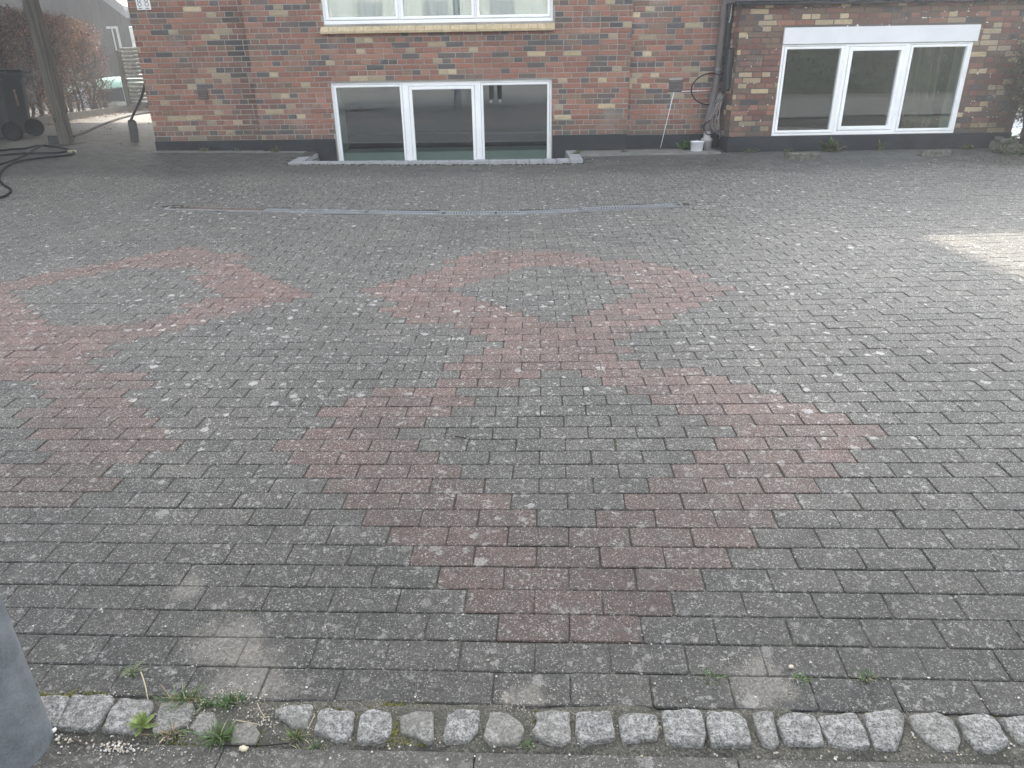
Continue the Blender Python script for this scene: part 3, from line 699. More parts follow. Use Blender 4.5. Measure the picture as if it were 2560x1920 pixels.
# sill of yellow bricks on edge below the upper window
mb = MB(); n = 27; wx = (.640 + 2.44) / n
for k in range(n):
    x0 = -2.44 + k * wx
    vs = []
    for (xx) in (x0 + .003, x0 + wx - .003):
        vs += [(xx, 10.50, 1.868), (xx, 10.405 + random.uniform(-.001, .001), 1.868), (xx, 10.402 + random.uniform(-.001, .001), 1.895), (xx, 10.50, 1.966)]
    mb.add(vs, [(0, 1, 2, 3), (4, 7, 6, 5), (0, 4, 5, 1), (1, 5, 6, 2), (2, 6, 7, 3), (3, 7, 4, 0)])
mb.box((-2.437, 10.412, 1.872), (.637, 10.50, 1.892)); mb.build('window_sill', M['yellow'], house)

def glassbox(mb, x0, x1, z0, z1, y, tilt=0.0, yw=0.0):
    h = (z1 - z0) * tilt; e = (x1 - x0) * yw; y -= e / 2
    mb.add([(x0, y, z0), (x1, y + e, z0), (x1, y + e - h, z1), (x0, y - h, z1), (x0, y + .006, z0), (x1, y + e + .006, z0), (x1, y + e - h + .006, z1), (x0, y - h + .006, z1)],
           [(0, 1, 2, 3), (4, 7, 6, 5), (0, 4, 5, 1), (1, 5, 6, 2), (2, 6, 7, 3), (3, 7, 4, 0)])
def window(parent, W, Y, units, gl, tiltz=0.0, reveal=True, roomd=3.0, inner=.28, dark=True, sillz=None, rcol='reveal', sd=.3, yaw=(0, 0, 0)):
    """units: list of (ux0, ux1, opening) along x; every unit is a frame with a pane, an opening one has a sash of its own"""
    x0, x1, z0, z1 = W; fr = MB(); fd = .05; y0 = Y + .035; y1 = Y + .115
    panes = []; sashes = []
    for (a, b, fl, frr, ft, fb, op) in units:
        fr.bbox((a, y0, z0), (a + fl, y1, z1), .004); fr.bbox((b - frr, y0, z0), (b, y1, z1), .004)
        fr.bbox((a + fl, y0, z1 - ft), (b - frr, y1, z1), .004); fr.bbox((a + fl, y0, z0), (b - frr, y1, z0 + fb), .004)
        sa = MB(); g = .0035; sw = op; xa, xb, za, zb = a + fl + g, b - frr - g, z0 + fb + g, z1 - ft - g
        yy = y0 - .008
        sa.bbox((xa, yy, za), (xa + sw, y1 - .01, zb), .005); sa.bbox((xb - sw, yy, za), (xb, y1 - .01, zb), .005)
        sa.bbox((xa + sw, yy, zb - sw), (xb - sw, y1 - .01, zb), .005); sa.bbox((xa + sw, yy, za), (xb - sw, y1 - .01, za + sw), .005)
        sashes.append(sa); pm = MB(); glassbox(pm, xa + sw - .004, xb - sw + .004, za + sw - .004, zb - sw + .004, y0 + .034, tiltz, yaw[len(panes)]); panes.append(pm)
    win = fr.build('window', M['white'], parent)
    for s_ in sashes: s_.build('sash', M['white'], win)
    for p_ in panes: p_.build('pane', gl, win)
    # reveal of the opening and the room behind
    rm = MB(); rd = inner; y2 = y1 + rd; xo0, xo1 = x0, x1; x0 += .045; x1 -= .045
    sz = sillz if sillz is not None else z0 + .03
    rm.add([(x0, y1, z0 - .1), (x0, y2, z0 - .1), (x0, y2, z1), (x0, y1, z1)], [(0, 1, 2, 3)]); rm.add([(x1, y1, z0 - .1), (x1, y2, z0 - .1), (x1, y2, z1), (x1, y1, z1)], [(0, 3, 2, 1)])
    rm.add([(x0, y1, z1), (x1, y1, z1), (x1, y2, z1), (x0, y2, z1)], [(0, 3, 2, 1)]); rm.box((x0 + .002, y1 + .002, sz - .035), (x1 - .002, y1 + max(rd, sd), sz))
    rm.box((x0 + .002, y1 + .001, z0 + .0), (x1 - .002, y1 + .016, sz - .0355))
    rm.build('reveal', M[rcol], win)
    x0, x1 = xo0, xo1; bx = MB(); X0, X1 = x0 - .45, x1 + .55; Z0, Z1 = z0 - 1.0, z1 + .35
    q = [(X0, y2, Z0), (X1, y2, Z0), (X1, y2 + roomd, Z0), (X0, y2 + roomd, Z0), (X0, y2, Z1), (X1, y2, Z1), (X1, y2 + roomd, Z1), (X0, y2 + roomd, Z1)]
    bx.add(q, [(0, 1, 2, 3), (4, 7, 6, 5), (2, 6, 7, 3), (1, 5, 6, 2), (0, 3, 7, 4)])
    w = [(x0, z0 - .1), (x1, z0 - .1), (x1, z1), (x0, z1)]; o_ = [(X0, Z0), (X1, Z0), (X1, Z1), (X0, Z1)]
    vs = [(a, y2 + .002, b) for a, b in o_] + [(a, y2 + .002, b) for a, b in w]
    bx.add(vs, [(i, 4 + i, 4 + (i+1) % 4, (i+1) % 4) for i in range(4)])
    bx.build('room', M['room'], win); return win
x = LW[0]
low_units = [(x, x + .968, .03, .003, .030, .03, .030), (x + .968, x + 2.03, .082, .078, .060, .06, .042), (x + 2.03, x + 3.006, .003, .028, .030, .03, .030)]
window(house, LW, 10.475, low_units, M['glass'], tiltz=.025, sillz=.352, roomd=3.5, inner=.45, sd=.62, yaw=(-.004, .003, .014))
up_units = [(x, x + 1.0, .03, .012, .04, .045, .035), (x + 1.0, x + 2.0, .012, .012, .04, .045, .035), (x + 2.0, x + 3.013, .012, .03, .04, .045, .035)]
window(house, UW, 10.475, up_units, M['glass_hi'], roomd=3.0, sillz=2.03)
window(house, (-2.395, .618, 4.2, 5.4), 10.475, up_units, M['glass_hi'], roomd=3.0)
# net curtain behind the upper window
mb = MB(); nx = 240
for i in range(nx + 1):
    xx = UW[0] + .03 + (UW[1] - UW[0] - .06) * i / nx; yy = 10.72 + .018 * math.sin(i * .55) + .012 * math.sin(i * .21 + 1)
    mb.v += [(xx, yy, 2.06), (xx, yy, 3.29)]
for i in range(nx): mb.f.append((2*i, 2*i+2, 2*i+3, 2*i+1)); mb.c.append(None)
mb.build('net_curtain', plain('net_cloth', (.40, .44, .42), .9, .2, .08, 3, 0), smooth=True, label='pale net curtain hanging behind the upper triple window', cat='curtain')
# air vents
for (vx0, vx1, vz0, vz1) in (VL, VR):
    mb = MB(); mb.bbox((vx0, 10.528, vz0), (vx1, 10.55, vz1), .003)
    mb.box((vx0 + .014, 10.526, vz0 + .012), (vx1 - .014, 10.5285, vz1 - .012))
    v = mb.build('air_vent', plain('vent_frame', (.10, .085, .078), .7, .4, .2), house)
    mb = MB()
    for k in range(5):
        zc = vz0 + .026 + k * (vz1 - vz0 - .045) / 4.2
        mb.add([(vx0 + .012, 10.512, zc - .007), (vx1 - .012, 10.512, zc - .007), (vx1 - .012, 10.527, zc + .009), (vx0 + .012, 10.527, zc + .009), (vx0 + .012, 10.5125, zc - .0095), (vx1 - .012, 10.5125, zc - .0095), (vx1 - .012, 10.5275, zc + .006), (vx0 + .012, 10.5275, zc + .006)],
               [(0, 1, 2, 3), (4, 7, 6, 5), (0, 4, 5, 1), (2, 6, 7, 3), (0, 3, 7, 4), (1, 5, 6, 2)])
    mb.build('louvre', plain('vent_slats', (.13, .115, .105), .6, .4, .2), v)
# house number: two enamel plates reading 8 and 8
def eight(cx, cz, h, Y):
    mb = MB()
    for (oz, rr, rx) in ((h * .235, h * .205, h * .175), (-h * .215, h * .235, h * .215)):
        N = 26; vs = []
        for k in range(N):
            t = 2 * math.pi * k / N; th = h * (.045 + .035 * abs(math.cos(t)))
            for s_ in (1, -1):
                vs.append((cx + (rx + s_ * th * .5) * math.cos(t), Y, cz + oz + (rr + s_ * h * .028) * math.sin(t)))
        fs = [(2*k, 2*((k+1) % N), 2*((k+1) % N)+1, 2*k+1) for k in range(N)]
        b = [(p[0], p[1] - .0012, p[2]) for p in vs]; mb.add(b, [f[::-1] for f in fs])
    return mb
for (px0, px1) in ((-4.815, -4.725), (-4.722, -4.632)):
    mb = MB(); mb.bbox((px0, 10.522, 2.190), (px1, 10.534, 2.335), .003); pl = mb.build('number_plate', M['plaque'], house)
    cx = (px0 + px1) / 2; eight(cx, 2.274, .098, 10.5215).build('digit', M['ink'], pl)
    mb = MB(); 
    for k in range(9):
        t = (k - 4) / 4; hh = .0045 + .007 * (1 - abs(t)) * (1.0 if k % 2 == 0 else .55)
        mb.box((cx + t * .024 - .003, 10.5202, 2.203), (cx + t * .024 + .003, 10.5218, 2.203 + hh))
    mb.build('ornament', M['ink'], pl)
# ------------------------------------------------------------ annex
annex = thing('brick_annex', (4.7, 10.1, .35), 'low dark brick annex with felt roof edge and white boarded triple window', 'annex')
AX0, AX1, AY = 2.972, 6.78, 10.10; AWm = (3.548, 6.0, .532, 1.642); APZ = .531
mb = MB(); wallslab(mb, AX0, AX1, -.4, 2.25, AY, .28, [(AWm[0], AWm[1], AWm[2], 1.84)])
mb.box((AX0, AY + .28, -.4), (AX0 + .25, 10.56, 2.25)); mb.box((AX1 - .28, AY + .28, -.4), (AX1, 15, 2.25)); mb.box((AX0, 14.8, -.4), (AX1 - .28, 15, 2.25))
aw = mb.build('wall', M['mortar2'], annex)
mb = MB(); bricks(mb, AX0, AX1, APZ, 2.10, AY, 'annex', [(AWm[0], AWm[1], AWm[2], AWm[3] + .001), (3.548, 6.036, 1.641, 1.842)], 0)
for k in range(24):
    z = APZ + k * CH; y = AY + (.004 if k % 2 else .10)
    while y < 10.5:
        w = min(.24 if k % 2 else .12, 10.53 - y)
        mb.add([(AX0 + .004, y, z), (AX0 - .006, y, z), (AX0 - .006, y, z + .056), (AX0 + .004, y, z + .056), (AX0 + .004, y + w - .012, z), (AX0 - .006, y + w - .012, z), (AX0 - .006, y + w - .012, z + .056), (AX0 + .004, y + w - .012, z + .056)],
               [(1, 2, 6, 5), (0, 1, 5, 4), (3, 7, 6, 2), (0, 3, 2, 1), (4, 5, 6, 7)], brick_col('annex')); y += w
    yy = AY + .02
    while yy < 14.9:
        mb.box((AX1 - .004, yy, z), (AX1 + .006, yy + .228, z + .056), brick_col('annex')); yy += .24
mb.build('brickwork', M['brick2'], aw)
mb = MB(); mb.bbox((AX0 - .014, AY - .016, 0), (AX1 + .012, AY + .004, APZ - .004), .004); mb.build('plinth', M['tar'], annex); mb = MB(); mb.bbox((AX0 - .016, AY + .004, 0), (AX0 + .004, 10.52, APZ - .004), .003)
mb.build('plinth', M['tar'], annex)
mb = MB(); mb.bbox((AX0 - .12, 9.93, 2.135), (AX1 + .2, 15.1, 2.26), .006); mb.build('roof', plain('roofing_felt', (.045, .048, .052), .9, .3, .6, 60, 1.0, .006, c2=(.26, .27, .28), fine=220), annex)
mb = MB(); mb.bbox((AX0 - .10, 9.96, 2.095), (AX1 + .1, 10.09, 2.134), .004); mb.build('fascia', M['tar'], annex)
mb = MB(); mb.bbox((3.542, 10.070, 1.645), (6.036, 10.14, 1.838), .003); mb.build('lintel_board', M['board'], annex)
u = AWm[0]; an_units = [(u, u + .822, .03, .02, .02, .03, .032), (u + .823, u + 1.637, .045, .045, .035, .055, .048), (u + 1.638, u + 2.452, .02, .03, .02, .03, .032)]
window(annex, AWm, 10.062, an_units, M['glass_dk'], roomd=2.5, inner=.22)
# curtain in the annex window
mb = MB(); nx = 120
for i in range(nx + 1):
    t = i / nx; xx = 5.50 + .36 * t; yy = 10.50 + .035 * math.sin(t * 26) + .015 * math.sin(t * 57)
    mb.v += [(xx + .04 * t, yy, .54), (xx - .09 + .07 * t, yy, 1.72)]
for i in range(nx): mb.f.append((2*i, 2*i+2, 2*i+3, 2*i+1)); mb.c.append(None)
mb.build('curtain', M['cloth'], smooth=True, label='beige pleated curtain drawn aside behind the right annex pane', cat='curtain')
# ------------------------------------------------------------ pipe corner
px = 2.80; py = 10.455
mb = MB(); top = [(2.845, 10.44, 6.0), (2.845, 10.44, 1.35)] ; mb.tube(spline([(2.845, 10.44, 5.9), (2.845, 10.44, 3.2), (2.845, 10.44, 1.6), (2.82, 10.43, 1.1), (2.765, 10.40, .80), (2.76, 10.395, .52)], 6), .048, 16)
dp = mb.build('downpipe', M['pipe'], house, smooth=True)
g = GZ(2.76, 10.35); mb = MB()
mb.lathe((2.758, 10.385, g), [(.0, 0), (.070, 0), (.070, .10), (.076, .105), (.076, .135), (.070, .14), (.060, .15), (.048, .155), (.048, .23), (.05, .235), (.0, .235)], 26)
mb.build('pipe_socket', M['pvc'], dp, smooth=True)
for z in (1.35, 2.2):
    mb = MB(); mb.lathe((2.845, 10.44, z), [(.05, 0), (.055, 0), (.055, .03), (.05, .03)], 18); mb.box((2.84, 10.49, z + .005), (2.85, 10.54, z + .025)); mb.build('pipe_clamp', M['galv'], dp)
mb = MB(); mb.bbox((2.895, 10.20, 1.10), (2.966, 10.42, 1.62), .02); mb.build('cable_cabinet', M['blackp'], annex)
mb = MB(); mb.bbox((2.90, 10.40, 1.62), (2.955, 10.45, 2.9), .01); mb.build('cable_duct', M['blackp'], house)
mb = MB(); mb.tube(spline([(2.93, 10.40, 2.6), (2.93, 10.40, 2.05), (2.915, 10.40, 1.92)], 6), .006, 8); mb.build('white_cable', M['bucket'], house, smooth=True)
mb = MB(); ang = []
for k in range(25):
    t = R(60 + 250 * k / 24); ang.append((2.79 + .30 * math.cos(t) * .8 - .05, 10.44 - .05 * abs(math.sin(t)), 1.12 + .195 * math.sin(t)))
mb.tube([(2.93, 10.38, 1.33)] + ang + [(2.93, 10.36, .98)], .009, 8)
mb.tube(spline([(2.93, 10.36, 1.05), (2.86, 10.34, .8), (2.70, 10.33, .68), (2.71, 10.33, .58), (2.79, 10.34, .54), (2.93, 10.36, .6)], 8), .007, 8)
mb.build('black_cable', M['rubber'], house, smooth=True)
mb = MB(); random.seed(31)
for k in range(6):
    a = 2.86 + .016 * k; mb.tube(spline([(a, 10.36, 1.06), (a - .03 + random.uniform(-.05, .04), 10.31, .86), (a + random.uniform(-.09, .04), 10.32, .66), (2.90 + random.uniform(-.03, .05), 10.36, .52 + random.uniform(-.06, .06))], 8), .0032, 6)
mb.tube(spline([(2.90, 10.34, 1.02), (2.82, 10.31, .88), (2.76, 10.33, .74)], 8), .0045, 6)
mb.build('grey_cable', M['pvc'], house, smooth=True)
mb = MB(); mb.tube([(2.285, 10.525, 1.085), (2.15, 10.515, GZ(2.15, 10.5) + .01)], .0055, 8)
mb.tube([(2.395, 10.527, 1.092), (2.80, 10.527, 1.100)], .0065, 8); mb.build('white_conduit', M['bucket'], house, smooth=True)
# ------------------------------------------------------------ light well
lw = thing('light_well', (-.9, 9.9, .3), 'light well below the lower window, edged with pale concrete coping blocks', 'light well')
CZ = lambda x, y: .345 + .0168 * max(0, -x - .5) * .5
mb = MB(); x0, x1, y0, y1 = WELL
mb.box((x0 - .02, y0 - .02, -.7), (x1 + .02, y0, .30)); mb.box((x0 - .02, y0, -.7), (x0, 10.465, .30)); mb.box((x1, y0, -.7), (x1 + .02, 10.465, .30)); mb.box((x0 - .02, y0 - .02, -.75), (x1 + .02, 10.49, -.7))
mb.box((LW[0] - .0, 10.40, -.7), (LW[1], 10.56, LW[2] - .002))
mb.build('well_wall', M['concrete'], lw)
n = 22; wx = (x1 + .16 - (x0 - .16)) / n
for k in range(n):
    a = x0 - .16 + k * wx; zt = CZ(a, y0) + random.uniform(-.002, .002); mb = MB()
    mb.bbox((a + .0025, y0 - .15 + random.uniform(-.003, .003), zt - .055), (a + wx - .0025, y0 - .005, zt), .006, jit=.001); mb.build('coping_block', M['concrete_l'], lw)
for sx in (x0 - .16, x1 + .005):
    for k in range(3):
        a = y0 + .002 + k * .28; zt = CZ(sx, a) + .004; mb = MB()
        mb.bbox((sx, a, zt - .06), (sx + .155, a + .277, zt + .002 * k), .006, jit=.001); mb.build('coping_slab', M['concrete_l'], lw)
mb = MB(); N = 170
for k in range(N):
    a = x0 - .15 + (x1 - x0 + .3) * random.random(); p = Vector((a, y0 - .155 - random.random() ** 2 * .05, GZ(a, y0 - .17)))
    s_ = random.uniform(.006, .020); mb.lathe(p, [(s_, -.004), (s_ * .85, s_ * .35), (s_ * .35, s_ * .6), (.0005, s_ * .66)], 7, random.choice([(.035, .042, .018), (.05, .055, .025), (.028, .03, .02)]))
mb.build('moss', M['moss'], smooth=True, label='dark green moss along the foot of the coping blocks', cat='moss', kind='stuff')
# ------------------------------------------------------------ drain channel
dr = thing('drain_channel', (-.8, 7.1, .13), 'long slotted steel drain channel set across the yard', 'drain')
def dpt(x, off): return Vector((x, dry(x) + off, GZ(x, dry(x)) + .003))
secs = [(-3.27, -2.42, 'rust', 'dirt clogged brown grate section'), (-2.42, -1.38, 'grate', None), (-1.38, -.62, 'grate', None), (-.62, -.12, 'grate', None), (-.12, .72, 'grate', None), (.72, 1.66, 'grate', None)]
for (a, b, mt, lab) in secs:
    mb = MB(); lift = .006 if a > .7 else random.uniform(0, .002); pitch = .0278; n = int((b - a - .012) / pitch); a0 = a + .004
    def q(x, o, dz=0): p = dpt(x, o); return (p.x, p.y, p.z + lift + dz)
    W = .058; s0, s1 = -.036, .032
    for k in range(n):
        xa = a0 + k * pitch; xb = xa + pitch; xs_ = xa + pitch * .44
        strips = [(xa, xb, -W, s0), (xa, xb, s1, W)] + ([(xa, xs_, s0, s1)] if mt == 'grate' or k % 5 else [(xa, xb, s0, s1)])
        if mt == 'rust' and random.random() < .55: strips = [(xa, xb, -W, W)]
        for (p0, p1, o0, o1) in strips:
            mb.add([q(p0, o0), q(p1, o0), q(p1, o1), q(p0, o1), q(p0, o0, -.0018), q(p1, o0, -.0018), q(p1, o1, -.0018), q(p0, o1, -.0018)],
                   [(0, 1, 2, 3), (0, 4, 5, 1), (2, 6, 7, 3), (1, 5, 6, 2), (3, 7, 4, 0)])
    g_ = mb.build('grate', M[mt], dr)
    if lab: g_['label'] = lab
mb = MB(); N = 40
for i in range(N):
    a = DRX0 + (DRX1 - DRX0) * i / N; b = DRX0 + (DRX1 - DRX0) * (i + 1) / N
    for (o0, o1) in ((-.072, -.061), (.061, .072)):
        P = [dpt(a, o0), dpt(b, o0), dpt(b, o1), dpt(a, o1)]
        mb.add([(p.x, p.y, p.z + .001) for p in P] + [(p.x, p.y, p.z - .07) for p in P], [(0, 1, 2, 3), (0, 4, 5, 1), (2, 6, 7, 3), (1, 5, 6, 2), (3, 7, 4, 0)])
for xx in (DRX0, DRX1):
    P = dpt(xx, 0); mb.box((xx - .008, P.y - .072, P.z - .07), (xx + .008, P.y + .072, P.z + .003))
mb.build('frame', M['rail'], dr)
mb = MB()
for i in range(N):
    a = DRX0 + (DRX1 - DRX0) * i / N; b = DRX0 + (DRX1 - DRX0) * (i + 1) / N
    P = [dpt(a, -.06), dpt(b, -.06), dpt(b, .06), dpt(a, .06)]; mb.add([(p.x, p.y, p.z - .045) for p in P], [(0, 1, 2, 3)])
mb.build('channel_bed', M['dark'], dr)
mb = MB(); P = dpt(-3.35, 0)
for k in range(26):
    c = Vector((-3.39 + .16 * random.random(), dry(-3.3) + random.uniform(-.05, .05), P.z - .004)); s_ = random.uniform(.008, .02)
    mb.lathe(c, [(s_, 0), (s_ * .8, s_ * .5), (.001, s_ * .7)], 7, random.choice([(.06, .055, .045), (.10, .09, .075)]))
mb.build('silt', M['moss'], dr, smooth=True)

# ------------------------------------------------------------ small things by the walls
random.seed(11)
p = at(1741, 379); mb = MB(); r_ = .092
mb.lathe(p, [(.001, 0), (r_*.80, 0), (r_*.84, .004), (r_*.98, .125), (r_*1.06, .127), (r_*1.06, .134), (r_*.95, .134), (r_*.80, .012), (.001, .010)], 32)
b_ = mb.build('plastic_bucket', M['bucket'], smooth=True, label='small white plastic bucket beside the grey downpipe socket', cat='bucket')
for (bx, by, w, d, h, rz, lab) in ((2008, 398, .40, .14, .075, .01, 'mossy concrete block lying below the left pane of the annex window'),
                              (2340, 391, .37, .13, .070, -.02, 'flat mossy concrete block lying below the right pane of the annex window')):
    p = at(bx, by); Mx = Matrix.Translation(p) @ Matrix.Rotation(rz, 4, 'Z'); mb = MB(); nx, ny = 14, 5
    mb.bbox((-w/2, -0.0, -.02), (w/2, d, h), .010, M=Mx, jit=.004); mb.build('concrete_block', M['mossy'], label=lab, cat='block', group='loose concrete blocks in front of the annex')
stk = [(2466, 370, .20, .12, .10, -.25, .00, 0, 'grey paving brick at the wall end, lower left of the small pile'),
       (2503, 376, .22, .12, .10, -.25, .00, 0, 'grey paving brick in the middle of the bottom row of the pile'),
       (2535, 384, .22, .12, .10, -.25, .00, 0, 'grey paving brick at the right end of the bottom row of the pile'),
       (2482, 366, .20, .10, .055, -.35, .10, .12, 'tilted paving brick on top of the pile, nearest the wall'),
       (2522, 374, .20, .10, .055, -.30, .10, -.05, 'flat paving brick on top of the pile, nearest the bush')]
for (bx, by, w, d, h, rz, up, til, lab) in stk:
    p = at(bx, by + (0 if up == 0 else 4)); Mx = Matrix.Translation(p + Vector((0, 0, up))) @ Matrix.Rotation(rz, 4, 'Z') @ Matrix.Rotation(til, 4, 'Y')
    mb = MB(); mb.bbox((-w/2, 0, 0), (w/2, d, h), .008, M=Mx, jit=.003)
    mb.build('paving_brick', M['mossy'], label=lab, cat='brick', group='pile of paving bricks at the annex corner')

# --- vegetation helpers
def blade(mb, p, dirv, L, w, col, bend=.5, seg=4, up=1.0):
    dirv = Vector(dirv).normalized(); side = dirv.cross(Vector((0, 0, 1))); side.normalize(); vs = []
    for i in range(seg + 1):
        t = i / seg; q = Vector(p) + Vector((0, 0, 1)) * (L * up * (t - bend * t * t * .5)) + dirv * (L * bend * t * t)
        ww = w * (1 - t) ** .6 * (1 if i < seg else 0) + .0002
        vs += [q - side * ww, q + side * ww]
    mb.add(vs, [(2*i, 2*i+1, 2*i+3, 2*i+2) for i in range(seg)], col)
def leafq(mb, p, d, nrm, L, w, col):
    d = Vector(d).normalized(); s = d.cross(Vector(nrm)); 
    if s.length < 1e-3: s = d.cross(Vector((1, 0, 0)))
    s.normalize(); n_ = s.cross(d); p = Vector(p)
    vs = [p, p + d*L*.3 + s*w, p + d*L*.72 + s*w*.8 - n_*L*.03, p + d*L - n_*L*.10, p + d*L*.72 - s*w*.8 - n_*L*.03, p + d*L*.3 - s*w]
    mb.add(vs, [(0, 1, 2, 3), (0, 3, 4, 5)], col)
def rv(s=1.0): return Vector((random.gauss(0, s), random.gauss(0, s), random.gauss(0, s)))
GREENS = [(.055, .115, .028), (.075, .14, .035), (.045, .095, .03), (.10, .15, .05)]
def tuft(px, py, n, L, spread, lab, dry=.1, w=.0011, name='grass_tuft', cat='grass tuft', group='grass tufts along the sett row'):
    c = at(px, py); mb = MB()
    for i in range(n):
        a = random.uniform(0, 2*math.pi); r = abs(random.gauss(0, spread)); p = c + Vector((math.cos(a)*r*1.5, math.sin(a)*r*.6, 0)); p.z = GZ(p.x, p.y) - .006
        a2 = a + random.gauss(0, .7); col = random.choice(GREENS) if random.random() > dry else random.choice([(.30, .25, .14), (.38, .33, .20)])
        col = tuple(k * random.uniform(.7, 1.3) for k in col)
        blade(mb, p, (math.cos(a2), math.sin(a2), 0), L * random.uniform(.45, 1.15), w * random.uniform(.7, 1.5), col, random.uniform(.35, 1.1))
    mb.build(name, M['grass'], label=lab, cat=cat, group=group)
tuft(462, 1752, 130, .050, .017, 'pale grass tuft with long thin blades above the dusty sett', .22, .0009)
tuft(513, 1762, 55, .030, .012, 'small flat grass tuft between the long bladed one and the round dark one', .1)
tuft(575, 1757, 110, .038, .013, 'round dark green grass tuft at the right end above the setts', .03)
tuft(551, 1845, 150, .046, .013, 'dense dark green grass tuft between two sand covered setts', .03)
tuft(424, 1836, 70, .030, .013, 'sparse olive grass tuft right of the rosette weed', .3)
tuft(740, 1846, 60, .034, .008, 'small upright grass tuft below the wedge shaped sett', .1)
tuft(785, 1868, 40, .022, .010, 'thin low grass tuft right of the small upright one', .25)
tuft(1318, 1862, 60, .018, .008, 'tiny yellow green tuft beside the sand strewn sett', .1, .0009)
tuft(332, 1682, 50, .030, .010, 'yellowish tuft in a paver joint above the moss strip', .35)
tuft(1780, 1696, 70, .022, .013, 'leftmost of the three tufts in the paver joint at lower right', .1)
tuft(2000, 1697, 80, .020, .010, 'middle tuft in the paver joint at lower right', .1)
tuft(2168, 1695, 80, .022, .015, 'rightmost of the three tufts in the paver joint at lower right', .1)
# rosette weed
c = at(358, 1822); mb = MB()
for i in range(17):
    a = i * 2.4; t = i / 17; L = .042 - .014 * t; e = .25 + 1.0 * t
    d = Vector((math.cos(a) * math.cos(e), math.sin(a) * math.cos(e), math.sin(e)))
    leafq(mb, c + Vector((0, 0, .006 + .012 * t)), d, (0, 0, 1), L, .0075 - .002 * t, random.choice([(.20, .27, .08), (.24, .31, .10), (.16, .23, .07)]))
mb.build('rosette_weed', M['grass'], label='bright green rosette weed growing out of the third sett', cat='weed')
# straw and twigs
def stick(name, P, r, mat, lab, cat, lift=.006):
    mb = MB(); mb.tube(spline([at(x, y, h + lift) for x, y, h in P], 5), r, 6); mb.build(name, mat, smooth=True, label=lab, cat=cat)
M['straw'] = plain('straw', (.38, .33, .23), .8, .3, .2)
stick('dead_stem', [(352, 1680, .01), (362, 1710, .012), (370, 1750, .002)], .0016, M['straw'], 'long curved dead stem above the third sett', 'stem')
stick('straw', [(590, 1800, .01), (620, 1806, .012), (650, 1812, .004)], .0012, M['straw'], 'straw lying over the sandy patch among the setts', 'straw')
stick('straw', [(643, 1758, .01), (652, 1778, .014), (664, 1796, .002)], .0011, M['straw'], 'short straw left of the wedge shaped sett', 'straw')
stick('straw', [(787, 1787, .012), (778, 1804, .012), (770, 1824, .004)], .0010, M['straw'], 'thin straw right of the wedge shaped sett', 'straw')
stick('straw', [(1641, 1826, .004), (1650, 1816, .01), (1654, 1822, .004)], .0011, M['straw'], 'bent straw between two setts in the middle right of the row', 'straw')
stick('twig', [(1137, 1090, .002), (1166, 1095, .004)], .003, M['bark'], 'short dark twig lying on the pavers inside the lower ring', 'twig')
stick('twig', [(182, 1846, .004), (200, 1858, .01), (216, 1866, .004)], .0035, M['bark'], 'dark twig right of the steel pole below the setts', 'twig')
stick('cord', [(545, 1862, .003), (600, 1864, .004), (660, 1864, .004), (720, 1858, .002)], .0012, M['rubber'], 'thin black cord beside the yellow pebble', 'cord')
# pebbles, moss and leaf litter: uncountable
mb = MB()
def peb(p, s, col):
    vs = []; n = 7; sx = random.uniform(.8, 1.4); a0 = random.random() * 6
    for (rr, zz) in ((.75, -.4), (1.0, .1), (.72, .55), (.25, .78)):
        for k in range(n):
            t = 2*math.pi*k/n; x = rr*math.cos(t)*sx*random.uniform(.85, 1.15); y = rr*math.sin(t)*random.uniform(.85, 1.15)
            vs.append((p.x + s*(x*math.cos(a0) - y*math.sin(a0)), p.y + s*(x*math.sin(a0) + y*math.cos(a0)), p.z + s*zz))
    fs = [(i*n+k, i*n+(k+1) % n, (i+1)*n+(k+1) % n, (i+1)*n+k) for i in range(3) for k in range(n)] + [tuple(3*n+k for k in range(n))]
    mb.add(vs, fs, col)
PC = [(.42, .40, .36), (.52, .50, .46), (.33, .31, .28), (.38, .33, .25), (.26, .25, .23)]
clus = [(285, 1868, 55, 14, 90, .0035), (165, 1848, 30, 10, 30, .004), (560, 1745, 90, 30, 190, .0024), (690, 1800, 90, 40, 170, .0024), (480, 1800, 60, 40, 90, .0024), (250, 1745, 60, 20, 40, .002), (420, 1880, 160, 25, 110, .002), (1290, 1770, 50, 20, 50, .002), (2330, 1830, 70, 25, 40, .003), (2500, 1840, 60, 20, 25, .003)]
for (cx, cy, sx, sy, n, s) in clus:
    for i in range(n): peb(at(random.gauss(cx, sx * .6), min(1915, random.gauss(cy, sy * .6)), .004), s * random.uniform(.25, 1.0), random.choice(PC))
for i in range(700):
    y = 1900 - 900 * random.random() ** 1.6; peb(at(random.uniform(20, 2550), y, .003), random.uniform(.0010, .0030), random.choice(PC))
for i in range(260):
    peb(at(random.uniform(700, 2450), random.uniform(395, 470), .003), random.uniform(.003, .008), random.choice(PC[:3]))
mb.build('gravel', M['pebble'], label='loose pale grit and pebbles scattered over the paving', kind='stuff')
for (bx, by, s, col, lab) in ((609, 1871, .0085, (.62, .54, .40), 'cream pebble lying by the thin black cord'), (1978, 1697 - 30, .006, (.5, .44, .34), 'tan pebble above the middle joint tuft'), (2527, 1812, .006, (.62, .56, .44), 'tan pebble between the two rightmost setts'), (135, 1826, .006, (.72, .70, .66), 'white pebble between the pole and the second sett')):
    mb = MB(); peb(at(bx, by, .005), s, col); mb.build('pebble', M['pebble'], smooth=True, label=lab, cat='pebble')
mb = MB(); MC = [(.085, .085, .022), (.06, .065, .02), (.11, .10, .035), (.045, .05, .018)]
